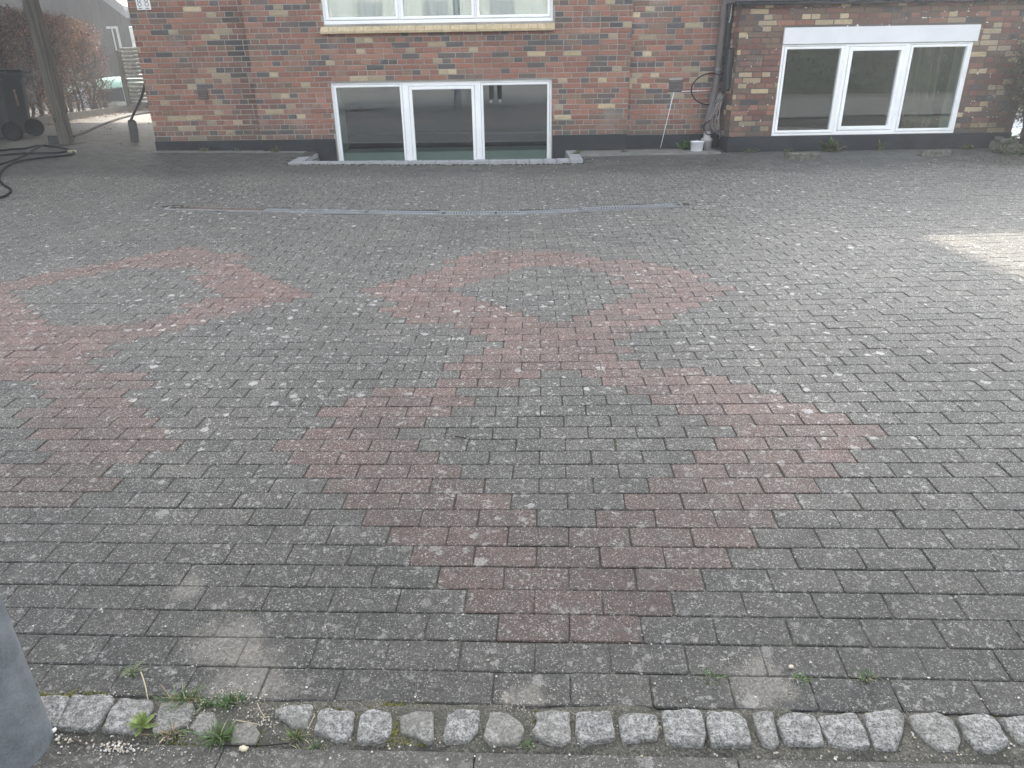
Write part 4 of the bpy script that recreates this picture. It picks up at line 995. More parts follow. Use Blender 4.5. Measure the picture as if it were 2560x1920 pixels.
def mosspatch(P, wid, n, s0=.004):
    for i in range(n):
        k = random.randrange(len(P) - 1); t = random.random(); x = P[k][0] * (1-t) + P[k+1][0] * t; y = P[k][1] * (1-t) + P[k+1][1] * t
        c = at(x + random.gauss(0, wid), y + random.gauss(0, wid)); s = s0 * random.uniform(.4, 1.4); col = random.choice(MC)
        mb.lathe((c.x, c.y, c.z - .004), [(s, 0), (s * .9, s * .5), (s * .5, s * .85), (.0004, s * .95)], 6, col)
mosspatch([(95, 1740), (180, 1737), (265, 1735)], 5, 420); mosspatch([(283, 1760), (270, 1790), (255, 1815)], 5, 170, .0035)
mosspatch([(925, 1768), (980, 1764), (1010, 1768)], 6, 170); mosspatch([(985, 1780), (990, 1815), (975, 1850)], 8, 330); mosspatch([(1000, 1850), (1060, 1855)], 5, 90, .003)
for gx_ in (663, 895, 1082, 1165, 1255, 1340, 1430, 1535, 1625, 1760, 1865, 1952, 2060, 2170, 2285, 2395, 2490):
    mosspatch([(gx_ + (gx_ - 1350) * -.004, 1772), (gx_ + (gx_ - 1350) * .03, 1862)], 4, 26, .0026)
mosspatch([(790, 1772), (850, 1775), (885, 1800), (875, 1840)], 5, 200, .003); mosspatch([(1000, 1762), (1080, 1768)], 4, 120, .003); mosspatch([(315, 1700), (325, 1685)], 5, 60, .003)
mosspatch([(440, 1850), (480, 1845)], 8, 80, .003); mosspatch([(1860, 1697), (2200, 1697)], 4, 120, .0025)
mb.build('moss', M['moss'], smooth=True, label='low cushions of moss in the joints of the sett row', cat='moss', kind='stuff')

# weeds at the foot of the walls
def weed(px, py, n, L, w, lab, cols, name='wall_weed', e0=.3, e1=1.3, sp=.03, yoff=0):
    c = at(px, py); c.y = min(c.y, 10.03 if c.x > 2.95 else 10.42); c.z = GZ(c.x, c.y); mb = MB()
    for i in range(n):
        a = random.uniform(0, 2*math.pi); e = random.uniform(e0, e1); d = Vector((math.cos(a)*math.cos(e), -abs(math.sin(a))*math.cos(e)*.8, math.sin(e)))
        p = c + Vector((random.gauss(0, sp), random.gauss(0, sp*.3), 0)); LL = L * random.uniform(.5, 1.1); q = p
        for k in range(3): q2 = q + d * LL * .3; leafq(mb, q, (d + rv(.5)), rv(), LL * .45, w * random.uniform(.6, 1.3), tuple(t * random.uniform(.7, 1.3) for t in random.choice(cols))); q = q2
        leafq(mb, p, d, (0, -.3, 1), LL, w * .5, random.choice(cols))
    mb.build(name, M['grass'], label=lab, cat='weed', group='weeds at the foot of the walls')
GW = [(.085, .115, .05), (.11, .13, .06), (.07, .10, .04), (.15, .16, .08)]
weed(2062, 372, 46, .20, .016, 'tall ragged weed growing in front of the annex plinth under its window', GW)
weed(1965, 377, 26, .07, .010, 'low weed clump left of the ragged weed at the annex plinth', GW)
weed(2170, 366, 12, .16, .008, 'thin weed on the annex plinth below the middle pane', GW, e0=.8)
weed(2395, 366, 22, .08, .010, 'scattered weeds at the plinth below the right end of the annex window', GW, sp=.035)
weed(1725, 374, 60, .17, .013, 'bright green fern like weed left of the white bucket', [(.08, .15, .04), (.10, .18, .05), (.06, .12, .035)], e0=.1, sp=.05)
weed(1870, 378, 34, .07, .010, 'low weeds right of the pipe socket at the annex corner', GW, sp=.035)
weed(1440, 388, 40, .07, .010, 'green tuft right of the light well coping', GW, sp=.025, e0=.1)
weed(1560, 381, 18, .05, .008, 'small weed where the middle bay meets the right bay', GW, sp=.025)
weed(520, 376, 30, .07, .009, 'weeds at the plinth left of the bay edge', GW, sp=.025)
weed(690, 381, 30, .09, .007, 'weeds at the plinth left of the light well', GW, sp=.025, e0=.5)
weed(595, 378, 14, .05, .007, 'tiny weed by the left bay edge of the house', GW, sp=.025)

# ------------------------------------------------------------ steel pole in the foreground
c = at(130, 1872); pc = Vector((c.x - .104, c.y, GZ(c.x, c.y)))
mb = MB(); mb.lathe(pc, [(.0, -.05), (.094, -.05), (.094, .01), (.0925, .02), (.092, 1.5), (.085, 3.0), (.06, 5.2), (.0, 5.2)], 64)
mb.build('steel_pole', M['galv'], smooth=True, label='galvanised steel pole at the near left edge of the picture', cat='pole')

# ------------------------------------------------------------ left side: post, bins, hose, spade
cp = thing('carport_post', (-6.75, 11.55, .45), 'weathered timber post of the carport, doubled by a rear plank on a black block', 'post')
A = at(148, 360); B_ = A + Vector((.155, 0, 0)); zt = 3.45
mb = MB(); mb.bbox((A.x, A.y, .44), (A.x + .155, A.y + .16, zt), .006); mb.build('front_timber', M['wood'], cp)
mb = MB(); mb.bbox((A.x - .10, A.y + .22, .56), (A.x + .03, A.y + .34, zt), .005); mb.build('rear_timber', M['wood2'], cp)
q = at(120, 362); mb = MB(); mb.bbox((A.x - .235, A.y + .12, .43), (A.x - .004, A.y + .36, .56), .012, jit=.006); mb.build('footing_block', M['tar'], cp)
# unseen carport roof on beams, extended to cast shade on the passage
cr = thing('carport_shade_roof', (-8, 11, 3.05), 'unseen flat timber carport roof, extended to shade the left passage', 'roof')
mb = MB(); mb.bbox((-15, 7.0, 3.60), (-5.05, 22.6, 3.74), .01); mb.build('deck', M['cladding'], cr)
mb = MB(); mb.bbox((A.x - .02, 7.1, 3.455), (A.x + .14, 18.3, 3.599), .01); mb.build('beam', M['wood'], cr)
mb = MB(); mb.bbox((-14.6, 7.1, 3.455), (-14.45, 18.3, 3.599), .01); mb.build('beam', M['wood'], cr)
for yy in (7.3, 16.1):
    mb = MB(); mb.bbox((-14.6, yy, .3), (-14.45, yy + .15, 3.45), .01); mb.build('post', M['wood'], cr)

def make_bin(name, loc, rz, lab, stickers):
    Mx = Matrix.Translation(Vector(loc)) @ Matrix.Rotation(rz, 4, 'Z')
    t = thing(name, loc, lab, 'wheelie bin', 'black wheelie bins left of the carport post')
    mb = MB()   # +x is the rear (wheels, handle), y the axle; tapered shell
    prof = [(.05, .44, .42), (.30, .50, .47), (.90, .60, .56), (.93, .66, .60), (.99, .67, .61)]
    vs = []
    for (z, lx, ly) in prof:
        c = .05; X, Y = lx/2, ly/2
        for a, b in ((-X, -Y+c), (-X+c, -Y), (X-c, -Y), (X, -Y+c), (X, Y-c), (X-c, Y), (-X+c, Y), (-X, Y-c)): vs.append(Mx @ Vector((a + (.05 if z > .2 else .02) - .05, b, z)))
    fs = [(i*8+k, i*8+(k+1) % 8, (i+1)*8+(k+1) % 8, (i+1)*8+k) for i in range(len(prof)-1) for k in range(8)] + [tuple(range(8))[::-1], tuple(len(prof)*8-8+k for k in range(8))]
    mb.add(vs, fs); mb.bbox((.12, -.13, .28), (.262, .13, .50), .02, M=Mx); mb.build('body', M['bin'], t)
    mb = MB(); vs = []
    for (z, lx, ly, xo) in ((.992, .70, .63, 0), (1.015, .70, .63, 0), (1.06, .60, .54, -.01), (1.075, .40, .36, -.01)):
        c = .05; X, Y = lx/2, ly/2
        for a, b in ((-X, -Y+c), (-X+c, -Y), (X-c, -Y), (X, -Y+c), (X, Y-c), (X-c, Y), (-X+c, Y), (-X, Y-c)): vs.append(Mx @ Vector((a + xo, b, z)))
    mb.add(vs, [(i*8+k, i*8+(k+1) % 8, (i+1)*8+(k+1) % 8, (i+1)*8+k) for i in range(3) for k in range(8)] + [tuple(range(8))[::-1], tuple(24+k for k in range(8))]); mb.build('lid', M['bin'], t)
    mb = MB(); mb.tube([Mx @ Vector(v) for v in ((.40, -.27, 1.02), (.40, .27, 1.02))], .017, 12)
    for y in (-.25, 0, .25): mb.bbox((.30, y - .02, 1.0), (.40, y + .02, 1.03), .006, M=Mx)
    mb.build('handle', M['bin'], t, smooth=False)
    mb = MB(); mb.tube([Mx @ Vector(v) for v in ((.26, -.26, .145), (.26, .26, .145))], .012, 10); mb.build('axle', M['galv'], t, smooth=True)
    for y in (-.275, .235):
        mb = MB(); Mw = Mx @ Matrix.Translation(Vector((.26, y, .145))) @ Matrix.Rotation(-math.pi/2, 4, 'X')
        pr = [(.0, 0), (.03, 0), (.035, .006), (.10, .006), (.112, 0), (.140, .002), (.145, .012), (.145, .040), (.138, .048), (.10, .048), (.03, .05), (.0, .05)]
        vs = []; n = 30
        for r__, z in pr:
            for k in range(n): tt = 2*math.pi*k/n; vs.append(Mw @ Vector((r__*math.cos(tt), r__*math.sin(tt), z - .025)))
        mb.add(vs, [(i*n+k, i*n+(k+1) % n, (i+1)*n+(k+1) % n, (i+1)*n+k) for i in range(len(pr)-1) for k in range(n)]); mb.build('wheel', M['rubber'], t)
    for (x, z, w, h, mt) in stickers:
        mb = MB(); yo = -.2425 - .045 * (z - .3) / .6
        mb.add([Mx @ Vector((x, yo - .012, z)), Mx @ Vector((x + w, yo - .012, z)), Mx @ Vector((x + w, yo - .012 - h * .07, z + h)), Mx @ Vector((x, yo - .012 - h * .07, z + h))], [(0, 1, 2, 3)])
        mb.build('sticker', mt, t)
    return t
M['stick'] = plain('sticker_white', (.34, .38, .44), .5, .4, .3, 60); M['stick2'] = plain('sticker_strip', (.22, .14, .12), .5, .4, .7, 40)
w1 = at(92, 340); rz = R(40)
def wheel_to_origin(w, rz): return Vector((w.x, w.y, w.z)) - Matrix.Rotation(rz, 3, 'Z') @ Vector((.26, -.25, 0))
make_bin('wheelie_bin', wheel_to_origin(w1, rz), rz, 'black wheelie bin nearer the timber post, its wheel turned towards the yard', [(-.14, .56, .05, .075, M['stick']), (.09, .50, .035, .26, M['stick2'])])
w2 = at(38, 352); make_bin('wheelie_bin', wheel_to_origin(w2, R(36)) , R(36), 'black wheelie bin cut by the left picture edge, in front of the other one', [])
# spade leaning on the house corner
sp = at(337, 356); s = thing('spade', sp, 'narrow black spade with crooked handle leaning behind the house corner', 'spade')
tp = onY(327, 299, sp.y + .06); mb = MB(); ax = (tp - sp); L = ax.length; ax.normalize(); sd = Vector((1, 0, 0)); sd = (sd - ax * sd.dot(ax)).normalized(); nn = ax.cross(sd)
prof = [(0, .062, .0), (.04, .066, .004), (L * .5, .070, .012), (L * .88, .068, .010), (L * .97, .055, .004), (L, .03, 0)]; vs = []
for (t, hw, bow) in prof:
    for k in range(7):
        f_ = (k - 3) / 3; vs.append(sp + ax * t + sd * hw * f_ + nn * (bow * 2.2 * (f_ * f_)))
nv = len(vs); vs += [v + nn * .006 for v in vs]; fs = []
for i in range(len(prof) - 1):
    for k in range(6): a = i*7+k; fs += [(a, a+1, a+8, a+7), (nv+a+7, nv+a+8, nv+a+1, nv+a)]
for i in range(len(prof) - 1): fs += [(i*7, (i+1)*7, nv+(i+1)*7, nv+i*7), (i*7+6, nv+i*7+6, nv+(i+1)*7+6, (i+1)*7+6)]
fs += [tuple(range(7)) + tuple(nv+k for k in range(6, -1, -1)), tuple((len(prof)-1)*7+k for k in range(6, -1, -1)) + tuple(nv+(len(prof)-1)*7+k for k in range(7))]
mb.add(vs, fs); mb.build('blade', plain('spade_steel', (.05, .05, .045), .5, .5, .3, 20), s)
mb = MB(); mb.tube(spline([onY(x, y, sp.y + d) for x, y, d in ((327, 302, .05), (335, 282, .08), (347, 258, .12), (356, 235, .16), (361, 214, .22), (368, 170, .3), (374, 140, .36))], 6), .019, 12); mb.build('handle', M['blackp'], s, smooth=True)
# hose: three loops and a brass nozzle
hp = [(-40, 372), (0, 376), (30, 373), (62, 371), (95, 364), (130, 366), (160, 371), (178, 377), (186, 382), (176, 387), (140, 391), (100, 395), (60, 401), (30, 410), (8, 425), (-2, 445), (6, 460), (22, 470), (27, 478), (18, 487), (0, 494), (-40, 500)]
hs = thing('garden_hose', at(60, 390), 'black garden hose looped on the paving with a brass nozzle', 'hose')
mb = MB(); mb.tube(spline([at(x, y, .013) for x, y in hp], 10), .0135, 10); mb.tube(spline([at(x, y, .016) for x, y in [(-40, 391), (0, 388), (50, 384), (100, 383), (140, 382), (170, 378)]], 8), .0125, 10)
mb.tube(spline([at(x, y, .022) for x, y in [(-40, 425), (0, 411), (40, 398), (70, 385), (90, 371), (110, 362)]], 8), .0125, 10); mb.build('tubing', M['rubber'], hs, smooth=True)
mb = MB(); mb.tube([at(170, 378, .018), at(190, 378.5, .018)], [.016, .019], 12); mb.build('nozzle', M['brass'], hs, smooth=True)
mb = MB(); mb.tube(spline([at(x, y, .02) for x, y in [(184, 341), (215, 330), (250, 314), (290, 299), (335, 287), (376, 281)]], 8), .022, 8); mb.build('brown_tube', plain('brown_tube', (.014, .011, .009), .9, .08, .2), smooth=True, label='long brown tube lying across the passage paving behind the post', cat='tube')
mb = MB(); mb.tube(spline([at(x, y, .02) for x, y in [(150, 364), (180, 361), (214, 355)]], 6), .010, 8); mb.build('wooden_stick', M['wood2'], smooth=True, label='short wooden stick lying at the foot of the carport post', cat='stick')

# edging board, hedge, fence, litter
E1 = at(60, 318); E2 = at(385, 269); ed = (E2 - E1); ed.z = 0; ed.normalize(); en = Vector((-ed.y, ed.x, 0))
if en.x > 0: en = -en
E0 = E1 - ed * 5; E3 = E2 + ed * 3
def slab(mb, P, Q, n_, t, z0, z1): mb.add([P + Vector((0,0,z0-P.z)), Q + Vector((0,0,z0-Q.z)), Q + n_*t + Vector((0,0,z0-Q.z)), P + n_*t + Vector((0,0,z0-P.z)), P + Vector((0,0,z1-P.z)), Q + Vector((0,0,z1-Q.z)), Q + n_*t + Vector((0,0,z1-Q.z)), P + n_*t + Vector((0,0,z1-P.z))], [(0,3,2,1),(4,5,6,7),(0,1,5,4),(1,2,6,5),(2,3,7,6),(3,0,4,7)])
mb = MB(); slab(mb, E0, E3, en, .06, .42, .62); mb.build('edging_board', plain('edging_timber', (.032, .031, .023), .8, .2, .3, 5, .4, .003, c2=(.060, .055, .040)), label='low timber edging board below the bare hedge', cat='edging')
random.seed(5)
mbl = MB(); LB = [(.16, .082, .050), (.20, .108, .068), (.12, .066, .046), (.25, .150, .10), (.075, .050, .038)]
for i in range(1500):
    t = random.random(); p = E0.lerp(E3, t) - en * abs(random.gauss(0, .28)); p.z = GZ(p.x, p.y) + .004
    leafq(mbl, p, Vector((random.gauss(0, 1), random.gauss(0, 1), abs(random.gauss(0, .35)))), (0, 0, 1), random.uniform(.035, .07), random.uniform(.010, .02), random.choice(LB))
for i in range(140):
    p = at(random.uniform(100, 380), random.uniform(295, 365), .004); leafq(mbl, p, Vector((random.gauss(0, 1), random.gauss(0, 1), abs(random.gauss(0, .35)))), (0, 0, 1), random.uniform(.03, .05), .014, random.choice(LB))
mbl.build('leaf_litter', M['leaf'], label='dry brown leaves blown against the edging board', cat='leaves', kind='stuff')
hedge = thing('beech_hedge', E1 + en * .8, 'brown leaved beech hedge with bare lower stems behind the edging board', 'hedge')
HS = E0 + en * .3; HE = at(322, 272) + en * .3; Lh = (HE - HS).length
def htop(t): return 2.38 - .30 * max(0, (t - .90) / .10) ** 2
mb = MB(); tips = []
for i in range(46):
    t = i / 45 * .99 + random.uniform(-.008, .008); b = HS.lerp(HE, t) + en * random.uniform(.1, .5); b.z = .42; H = htop(t) * random.uniform(.72, .95)
    pts = [b]; 
    for k in range(1, 7): pts.append(b + Vector((random.gauss(0, .05) * k**.5, random.gauss(0, .05) * k**.5, H * k / 6)))
    mb.tube(pts, [.032 * (1 - .75 * k / 6) + .003 for k in range(7)], 6)
    for j in range(24):
        z = random.uniform(.10, .98); k = int(z * 6); p = pts[min(k, 5)].lerp(pts[min(k, 5) + 1], z * 6 - k); a = random.uniform(0, 6.28); LL = random.uniform(.25, .7)
        d = Vector((math.cos(a), math.sin(a), random.uniform(.2, .9))).normalized(); q1 = p + d * LL * .5 + rv(.03); q2 = p + d * LL + Vector((0, 0, .06)) + rv(.03)
        mb.tube([p, q1, q2], [.010, .006, .0025], 4); tips.append((q1, q2, t))
        for m_ in range(2):
            q3 = q1.lerp(q2, random.random()); q4 = q3 + rv(.14) + Vector((0, 0, .08)); mb.tube([q3, q4], [.004, .0018], 3, cap=False); tips.append((q3, q4, t))
for i in range(150):
    t = random.random(); p = HS.lerp(HE, t) + en * random.uniform(0, .8); p.z = .42 + htop(t) * .9; mb.tube([p, p + Vector((random.gauss(0, .08), random.gauss(0, .08), random.uniform(.15, .34)))], [.004, .0015], 3, cap=False)
mb.build('stems', M['bark'], hedge)
mb = MB()
for i in range(60000):
    t = random.random() ** .92; z = random.random(); H = htop(t)
    dens = .34 + .95 * sstep(.35, .78, z) + (.34 * float(sstep(.55, .95, t)) * (z > .2))
    if random.random() > dens: continue
    w = random.uniform(-.05, .95); p = HS.lerp(HE, t) + en * w + rv(.04); p.z = .42 + H * (z + random.gauss(0, .015))
    if mnoise.noise(p * 1.7) < -.22 and z < .85: continue
    leafq(mb, p, rv() + Vector((0, 0, -.5)), rv(), random.uniform(.035, .065), random.uniform(.009, .018), tuple(c_ * random.uniform(.7, 1.25) for c_ in random.choice(LB)))
mb.build('foliage', M['leaf'], hedge)
# half-log fence
F0 = onY(300, 121, 24.0); fb = .46
F1x = onY(385, 121, 23.4).x; fen = thing('log_fence', (F0.x, 24, .45), 'fence of horizontal pale half logs between hedge and house corner', 'fence')
mb = MB(); ns = 15; zt = F0.z; 
for k in range(ns):
    z = fb + .12 + (zt - fb - .14) * k / (ns - 1); vs = []; n = 12; hh = (zt - fb) / ns * .42; yo = random.uniform(-.01, .01)
    for (xx, yy) in ((F0.x, 24.0), (F1x + .8, 23.4)):
        for j in range(n): a = 2 * math.pi * j / n; vs.append((xx, yy + yo - .05 * math.sin(a), z + hh * math.cos(a)))
    mb.add(vs, [(j, (j+1) % n, n+(j+1) % n, n+j) for j in range(n)] + [tuple(range(n))[::-1], tuple(n+j for j in range(n))])
mb.build('log_panel', M['slat'], fen)
mb = MB(); mb.bbox((F0.x - .14, 23.92, .4), (F0.x - .005, 24.06, zt - .05), .01); mb.build('post', M['wood'], fen)
mb = MB(); mb.bbox((F0.x + 2.6, 23.7, .4), (F0.x + 2.74, 23.84, zt - .05), .01); mb.build('post', M['wood'], fen)
# pale green cover and a white sack glimpsed through the hedge
g0 = onY(200, 214, 25.5); g1 = onY(312, 196, 25.5); mb = MB(); vs = []; n = 18
for i in range(n + 1):
    t = i / n; x = g0.x - .6 + (g1.x - g0.x + 1.4) * t; zc = g0.z + (g1.z - g0.z) * t + .02; s_ = math.sin(math.pi * min(1, max(0, t))) ** .5
    for j in range(9):
        a = math.pi * j / 8; vs.append((x, 25.8 - .8 * math.cos(a), zc - .22 + .34 * math.sin(a) * s_))
mb.add(vs, [(i*9+j, (i+1)*9+j, (i+1)*9+j+1, i*9+j+1) for i in range(n) for j in range(8)])
for xx in (g0.x, g1.x): mb.box((xx, 25.2, .4), (xx + .06, 25.26, g0.z - .1)); mb.box((xx, 26.2, .4), (xx + .06, 26.26, g0.z - .1))
mb.build('garden_cover', M['tarp'], smooth=True, label='pale green cover glimpsed through the bare hedge stems', cat='cover')
sk = at(318, 268) + en * 1.5; mb = MB(); mb.lathe((sk.x - .3, 25.0, .42), [(.0, 0), (.26, 0), (.30, .15), (.28, .42), (.18, .60), (.0, .64)], 14); mb.build('sack', plain('pale_sack', (.42, .45, .52), .8, .3, .15), smooth=True, label='pale grey sack standing behind the hedge beside the fence post', cat='sack')
# barn behind
BY = 31.0; bz = lambda x, y: onY(x, y, BY).z; bxx = lambda x, y=60: onY(x, y, BY).x
barn = thing('timber_barn', (-20, BY, .4), 'dark timber clad outbuilding with sloping verge board behind the hedge', 'outbuilding')
xr = bxx(297, 30); zr = bz(297, 22)
mb = MB(); slope_ = (bz(270, 0) - bz(320, 38)) / (bxx(270, 0) - bxx(320, 38))
ztop = lambda x: zr + slope_ * (x - xr)
xl = xr - 16
x = xl
while x < xr:
    x2 = min(x + .145, xr); a = .018 if int(x / .145) % 2 else 0
    mb.add([(x, BY - a, .3), (x2 - .004, BY - a, .3), (x2 - .004, BY - a, min(ztop(x2), 4.7)), (x, BY - a, min(ztop(x), 4.7)), (x, BY + .1, .3), (x2 - .004, BY + .1, .3), (x2 - .004, BY + .1, min(ztop(x2), 4.7)), (x, BY + .1, min(ztop(x), 4.7))],
           [(0, 1, 2, 3), (4, 7, 6, 5), (0, 3, 7, 4), (1, 5, 6, 2), (2, 6, 7, 3)]); x += .145
mb.box((xl, BY + .1, .3), (xl + .1, BY + 8, 4)); mb.build('wall', M['cladding'], barn)
mb = MB(); xr2 = bxx(345); x = xr + .012
while x < xr2 + 2:
    a = .02 if int(x / .12) % 2 else 0; z2 = ztop(x); z1 = bz(300, 66)
    mb.box((x, BY + .03 - a, z1), (x + .115, BY + .12, max(z1 + .1, z2 + .3))); x += .12
mb.box((xr + .005, BY + .02, .3), (xr + .22, BY + .12, z1 - .002)); mb.box((xr + .85, BY + .02, .3), (xr2 + 2, BY + .12, z1 - .002)); mb.build('side_wall', M['cladding'], barn)
mb = MB(); mb.box((xr + .225, BY + .06, bz(300, 125) - .8), (xr + .845, BY + .08, z1 - .01)); mb.build('window', plain('pale_window', (.50, .56, .48), .5, .4, .5, 3, 0, c2=(.70, .73, .68)), barn)
mb = MB(); w0 = bxx(272, 90); w1_ = bxx(300, 90); zz = bz(286, 66)
mb.box((w0, BY - .06, zz - .08), (w1_, BY - .02, zz)); mb.box((w1_ - .08, BY - .06, .8), (w1_, BY - .02, zz - .081)); mb.box((w1_ - .26, BY - .05, .8), (w1_ - .22, BY - .02, zz - .081)); mb.build('window_frame', plain('grey_frame', (.30, .31, .30), .6, .4, .2), barn)
mb = MB(); P = Vector((xl, BY - .35, min(ztop(xl), 14))); P = Vector((bxx(250), BY - .35, ztop(bxx(250)))); Q = Vector((bxx(330), BY - .35, ztop(bxx(330))))
for (o, t, yo) in ((0, .24, 0), (.26, .16, -.06)):
    mb.add([(P.x, P.y + yo, P.z + o), (Q.x, Q.y + yo, Q.z + o), (Q.x, Q.y + yo, Q.z + o + t), (P.x, P.y + yo, P.z + o + t), (P.x, P.y + .9, P.z + o), (Q.x, Q.y + .9, Q.z + o), (Q.x, Q.y + .9, Q.z + o + t), (P.x, P.y + .9, P.z + o + t)],
           [(0, 1, 2, 3), (4, 7, 6, 5), (0, 4, 5, 1), (2, 6, 7, 3), (0, 3, 7, 4), (1, 5, 6, 2)])
mb.build('verge_board', plain('verge', (.13, .14, .15), .6, .4, .2, 3), barn)
mb = MB(); mb.add([(xl, BY - .3, 4.72), (P.x - .1, BY - .3, 4.72), (P.x - .1, BY + 8, 4.72), (xl, BY + 8, 4.72)], [(0, 1, 2, 3)]); mb.box((xl, BY - .3, 4.73), (P.x, BY + 8, 4.85)); mb.build('roof', M['cladding'], barn)
# trees and hedges across the street and beyond the roofs: only reflections and daylight gaps show them

# ------------------------------------------------------------ right side: bush, white wall, ground ivy
mb = MB()
for a in range(14):
    for b in range(11):
        x0, y0 = 6.83 + a * .5, 10.7 + b * .5; mb.bbox((x0, y0, GZ(x0, y0) - .03), (x0 + .494, y0 + .494, GZ(x0, y0) + .012), .004)
mb.build('terrace', M['board'], kind='structure')
hw = thing('neighbour_house', (11, 16, .3), 'tan brick neighbour wall seen through the top of the bush', 'house')
mb = MB(); mb.box((6.9, 16.0, .2), (16, 16.3, 3.4)); mb.build('wall', plain('tan_wall', (.36, .32, .24), .85, .3, .25, 6), hw)
mb = MB(); mb.box((6.8, 15.6, 3.41), (16.2, 20, 3.55)); mb.build('roof', M['tar'], hw)
random.seed(17)
bush = thing('bare_bush', (6.9, 9.75, .3), 'large tangled dark bush with bare stems at the annex corner', 'bush')
mb = MB(); lf = MB(); GB = [(.045, .055, .022), (.065, .075, .035), (.035, .042, .02), (.10, .10, .06), (.05, .075, .03)]
base = Vector((6.88, 9.72, .30))
for i in range(15):
    a = random.uniform(0, 6.28); b = base + Vector((math.cos(a) * .13, math.sin(a) * .12, 0)); lean = Vector((random.uniform(-.30, .42), random.uniform(-.25, .2), 1)).normalized(); H = random.uniform(1.1, 1.75)
    pts = [b + lean * H * k / 6 + rv(.025) * k**.5 for k in range(7)]; mb.tube(pts, [.026 * (1 - .8 * k / 6) + .003 for k in range(7)], 6)
    for j in range(34):
        z = random.uniform(.30, 1.0); k = min(5, int(z * 6)); p = pts[k].lerp(pts[k+1], z * 6 - k if z < 1 else 1); d = (rv() + Vector((0, 0, .35))).normalized(); LL = random.uniform(.15, .42)
        q1 = p + d * LL * .5 + rv(.02); q2 = p + d * LL + rv(.04); mb.tube([p, q1, q2], [.006, .004, .0018], 4, cap=False)
        for m_ in range(3):
            q3 = q1.lerp(q2, random.random()); q4 = q3 + rv(.09); mb.tube([q3, q4], [.0025, .0012], 3, cap=False)
            for l_ in range(3): leafq(lf, q3.lerp(q4, random.random()) + rv(.015), rv(), rv(), random.uniform(.018, .040), random.uniform(.006, .012), random.choice(GB))
for i in range(9000):
    t = rv(1); t.normalize(); p = Vector((6.93, 9.70, 1.36)) + Vector((t.x * .52, t.y * .42, t.z * .78)) * random.uniform(.35, 1.0)
    if mnoise.noise(p * 3.2) < -.16: continue
    leafq(lf, p, rv(), rv(), random.uniform(.018, .045), random.uniform(.006, .012), random.choice(GB))
mb.build('stems', M['bark'], bush); lf.build('foliage', M['grass'], bush)
lf = MB()
for i in range(2600):
    p = Vector((random.uniform(6.35, 8.6), 0, 0)); p.y = 9.95 + random.gauss(0, .30) - .12 * (p.x - 6.4); p.z = GZ(p.x, p.y) + abs(random.gauss(0, .09)) + .015
    if p.x < 6.75 and p.y > 9.75: p.y = 9.45 + random.random() * .3; p.z = GZ(p.x, p.y) + abs(random.gauss(0, .03))
    leafq(lf, p, rv() + Vector((0, 0, .3)), rv(.6) + Vector((0, 0, 1)), random.uniform(.02, .05), random.uniform(.010, .02), random.choice([(.05, .085, .03), (.07, .11, .04), (.04, .065, .03), (.10, .12, .06)]))
lf.build('ground_ivy', M['grass'], label='low green ivy and weeds under the bush', cat='ground cover', kind='stuff')
lf = MB()
for i in range(700):
    p = at(random.gauss(2490, 70), random.gauss(398, 12), .006); leafq(lf, p, Vector((random.gauss(0, 1), random.gauss(0, 1), abs(random.gauss(0, .4)))), (0, 0, 1), random.uniform(.015, .045), random.uniform(.003, .008), random.choice([(.13, .105, .08), (.20, .17, .13), (.09, .075, .06), (.28, .25, .20)]))
lf.build('plant_debris', M['leaf'], label='dry twigs and dead leaves below the bush', cat='debris', kind='stuff')
# behind the camera: hedge and houses across the street, mirrored in the panes
random.seed(23); lf = MB()
for i in range(22000):
    p = Vector((random.uniform(-22, 24), random.uniform(-15.2, -13.8), 0)); p.z = .1 + 3.4 * random.random() ** .8 * (.85 + .2 * mnoise.noise(Vector((p.x * .3, 0, 0))))
    leafq(lf, p, rv(), rv(), random.uniform(.14, .26), random.uniform(.06, .11), random.choice([(.03, .05, .02), (.04, .06, .025), (.055, .065, .035)]))
lf.box((-22, -15.0, 0), (24, -14.3, 2.75), (.030, .045, .022))
hg = lf.build('hedge', M['grass'], label='tall dark hedge across the street behind the viewer', cat='hedge')
ng = thing('house', (2, -26, 0), 'pale rendered house across the street behind the viewer', 'house')
mb = MB(); mb.box((-22, -30, 0), (26, -25, 9)); mb.build('wall', plain('render', (.30, .31, .30), .9, .2, .1, 1), ng)
mb = MB(); mb.add([(-22.5, -24.6, 9), (26.5, -24.6, 9), (26.5, -27.5, 11), (-22.5, -27.5, 11), (-22.5, -30.4, 9), (26.5, -30.4, 9)], [(0, 1, 2, 3), (3, 2, 5, 4), (0, 3, 4), (1, 5, 2), (0, 4, 5, 1)]); mb.build('roof', M['brick'], ng)
for k in range(6):
    mb = MB(); mb.box((-8.5 + k * 3.8, -24.97, 3.4), (-7.1 + k * 3.8, -24.93, 4.9)); mb.build('window', M['gasket'], ng)

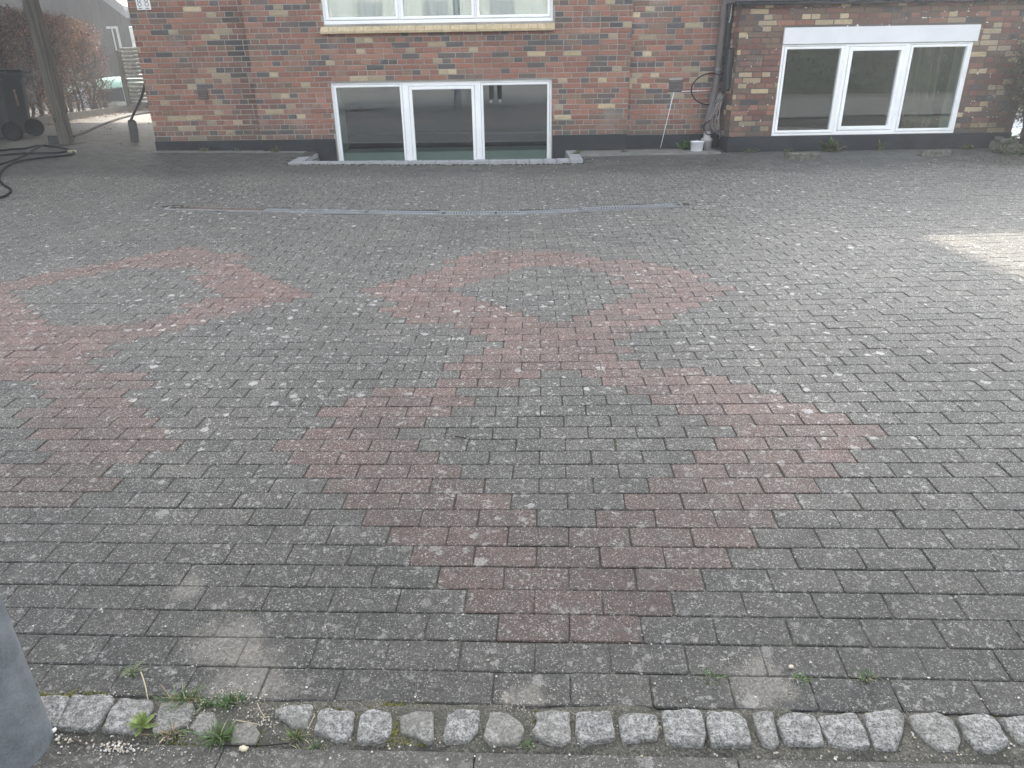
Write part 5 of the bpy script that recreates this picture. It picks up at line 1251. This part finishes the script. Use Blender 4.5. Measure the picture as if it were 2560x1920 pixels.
# ------------------------------------------------------------ the person taking the picture: only the legs show, mirrored in the right pane
PX, PY = -.02, -.44; pg = GZ(PX, PY)
per_ = thing('person', (PX, PY, pg), 'standing person in dark trousers and pale sneakers holding a phone', 'person')
def rig(name, segs, mat, vox=.010, extra=None):
    mb = MB()
    for pts, rs in segs:
        P = [Vector((PX + a, PY + b, pg + c)) for a, b, c in pts]
        SP = spline(P, 4); RR = [float(np.interp(i / 4, range(len(rs)), rs)) for i in range(len(SP))]
        d0 = (SP[0] - SP[1]).normalized(); d1 = (SP[-1] - SP[-2]).normalized()
        SP = [SP[0] + d0 * RR[0] * .7] + SP + [SP[-1] + d1 * RR[-1] * .7]; RR = [RR[0] * .5] + RR + [RR[-1] * .5]
        mb.tube(SP, RR, 14)
    o = mb.build(name, mat, per_, smooth=True)
    r = o.modifiers.new('r', 'REMESH'); r.mode = 'VOXEL'; r.voxel_size = vox; r.use_smooth_shade = True
    sm = o.modifiers.new('s', 'SMOOTH'); sm.iterations = 6; sm.factor = .5
    return o
arm = lambda s: ([(s*.19, .0, 1.40), (s*.24, .06, 1.12), (s*.11, .34, 1.30)], [.055, .045, .034])
segs = [([(0, .02, 1.42), (0, .03, 1.52)], [.058, .055]), ([(0, .03, 1.56), (0, .045, 1.64), (0, .04, 1.71)], [.062, .083, .070]), ([(0, .10, 1.60), (0, .125, 1.625)], [.02, .016]),
        ([(-.075, .03, 1.62), (-.09, .025, 1.66)], [.012, .014]), ([(.075, .03, 1.62), (.09, .025, 1.66)], [.012, .014])]
for s_ in (-1, 1):
    segs.append(([(s_*.12, .32, 1.29), (s_*.075, .375, 1.34), (s_*.062, .39, 1.37)], [.028, .030, .026]))
    for k in range(4): segs.append(([(s_*.062, .39, 1.33 + k*.021), (s_*(.03 + .004*k), .415, 1.34 + k*.020), (s_*(.012 + .004*k), .40, 1.34 + k*.019)], [.009, .0085, .0075]))
    segs.append(([(s_*.07, .37, 1.36), (s_*.05, .375, 1.40), (s_*.03, .385, 1.415)], [.011, .010, .008]))
rig('body', segs, M['skin'], .005)
jk = [([(0, 0, .92), (0, .0, 1.10), (0, .01, 1.30), (0, .01, 1.42)], [.150, .142, .165, .10]), ([(-.16, 0, 1.40), (0, .01, 1.42), (.16, 0, 1.40)], [.065, .085, .065])]
for s_ in (-1, 1): jk.append(arm(s_))
rig('jacket', jk, M['coat'], .011)
tr = [([(0, 0, .86), (0, 0, .98)], [.155, .145])]
for s_ in (-1, 1): tr.append(([(s_*.085, 0, .90), (s_*.105, .015, .50), (s_*.115, -.01, .10)], [.098, .070, .062]))
rig('trousers', tr, M['trousers'], .010)
for s_ in (-1, 1): rig('shoe', [([(s_*.115, -.06, .045), (s_*.120, .06, .040), (s_*.13, .17, .032)], [.042, .046, .034])], M['shoe'], .008)
rig('hair', [([(0, .01, 1.60), (0, .0, 1.70), (0, .05, 1.745)], [.070, .090, .070])], M['hair'], .008)
ph = MB(); Mp = Matrix.Translation(Vector((0, -.018, CAM_Z - .03))) @ Matrix.Rotation(R(-24), 4, 'X'); ph.bbox((-.075, -.008, -.036), (.075, .0, .036), .003, M=Mp)
ph.build('phone', M['blackp'], label='black phone held up in both hands of the standing person', cat='phone')


# ------------------------------------------------------------ added volume veil imitating lens glare
hb = MB(); hb.box((-42, -38, -1.6), (42, 46, 11.0))
hm_ = bpy.data.materials.new('glare_veil'); hm_.use_nodes = True; t_ = hm_.node_tree; t_.nodes.remove(t_.nodes['Principled BSDF'])
pvv = t_.nodes.new('ShaderNodeVolumePrincipled'); pvv.inputs['Density'].default_value = VEIL_DENSITY; pvv.inputs['Color'].default_value = (.92, .95, 1, 1); pvv.inputs['Anisotropy'].default_value = .3
t_.links.new(pvv.outputs[0], t_.nodes['Material Output'].inputs['Volume'])
if VEIL_DENSITY > 0: hb.build('glare_veil', hm_, label='thin bright veil added to imitate lens glare', kind='stuff')
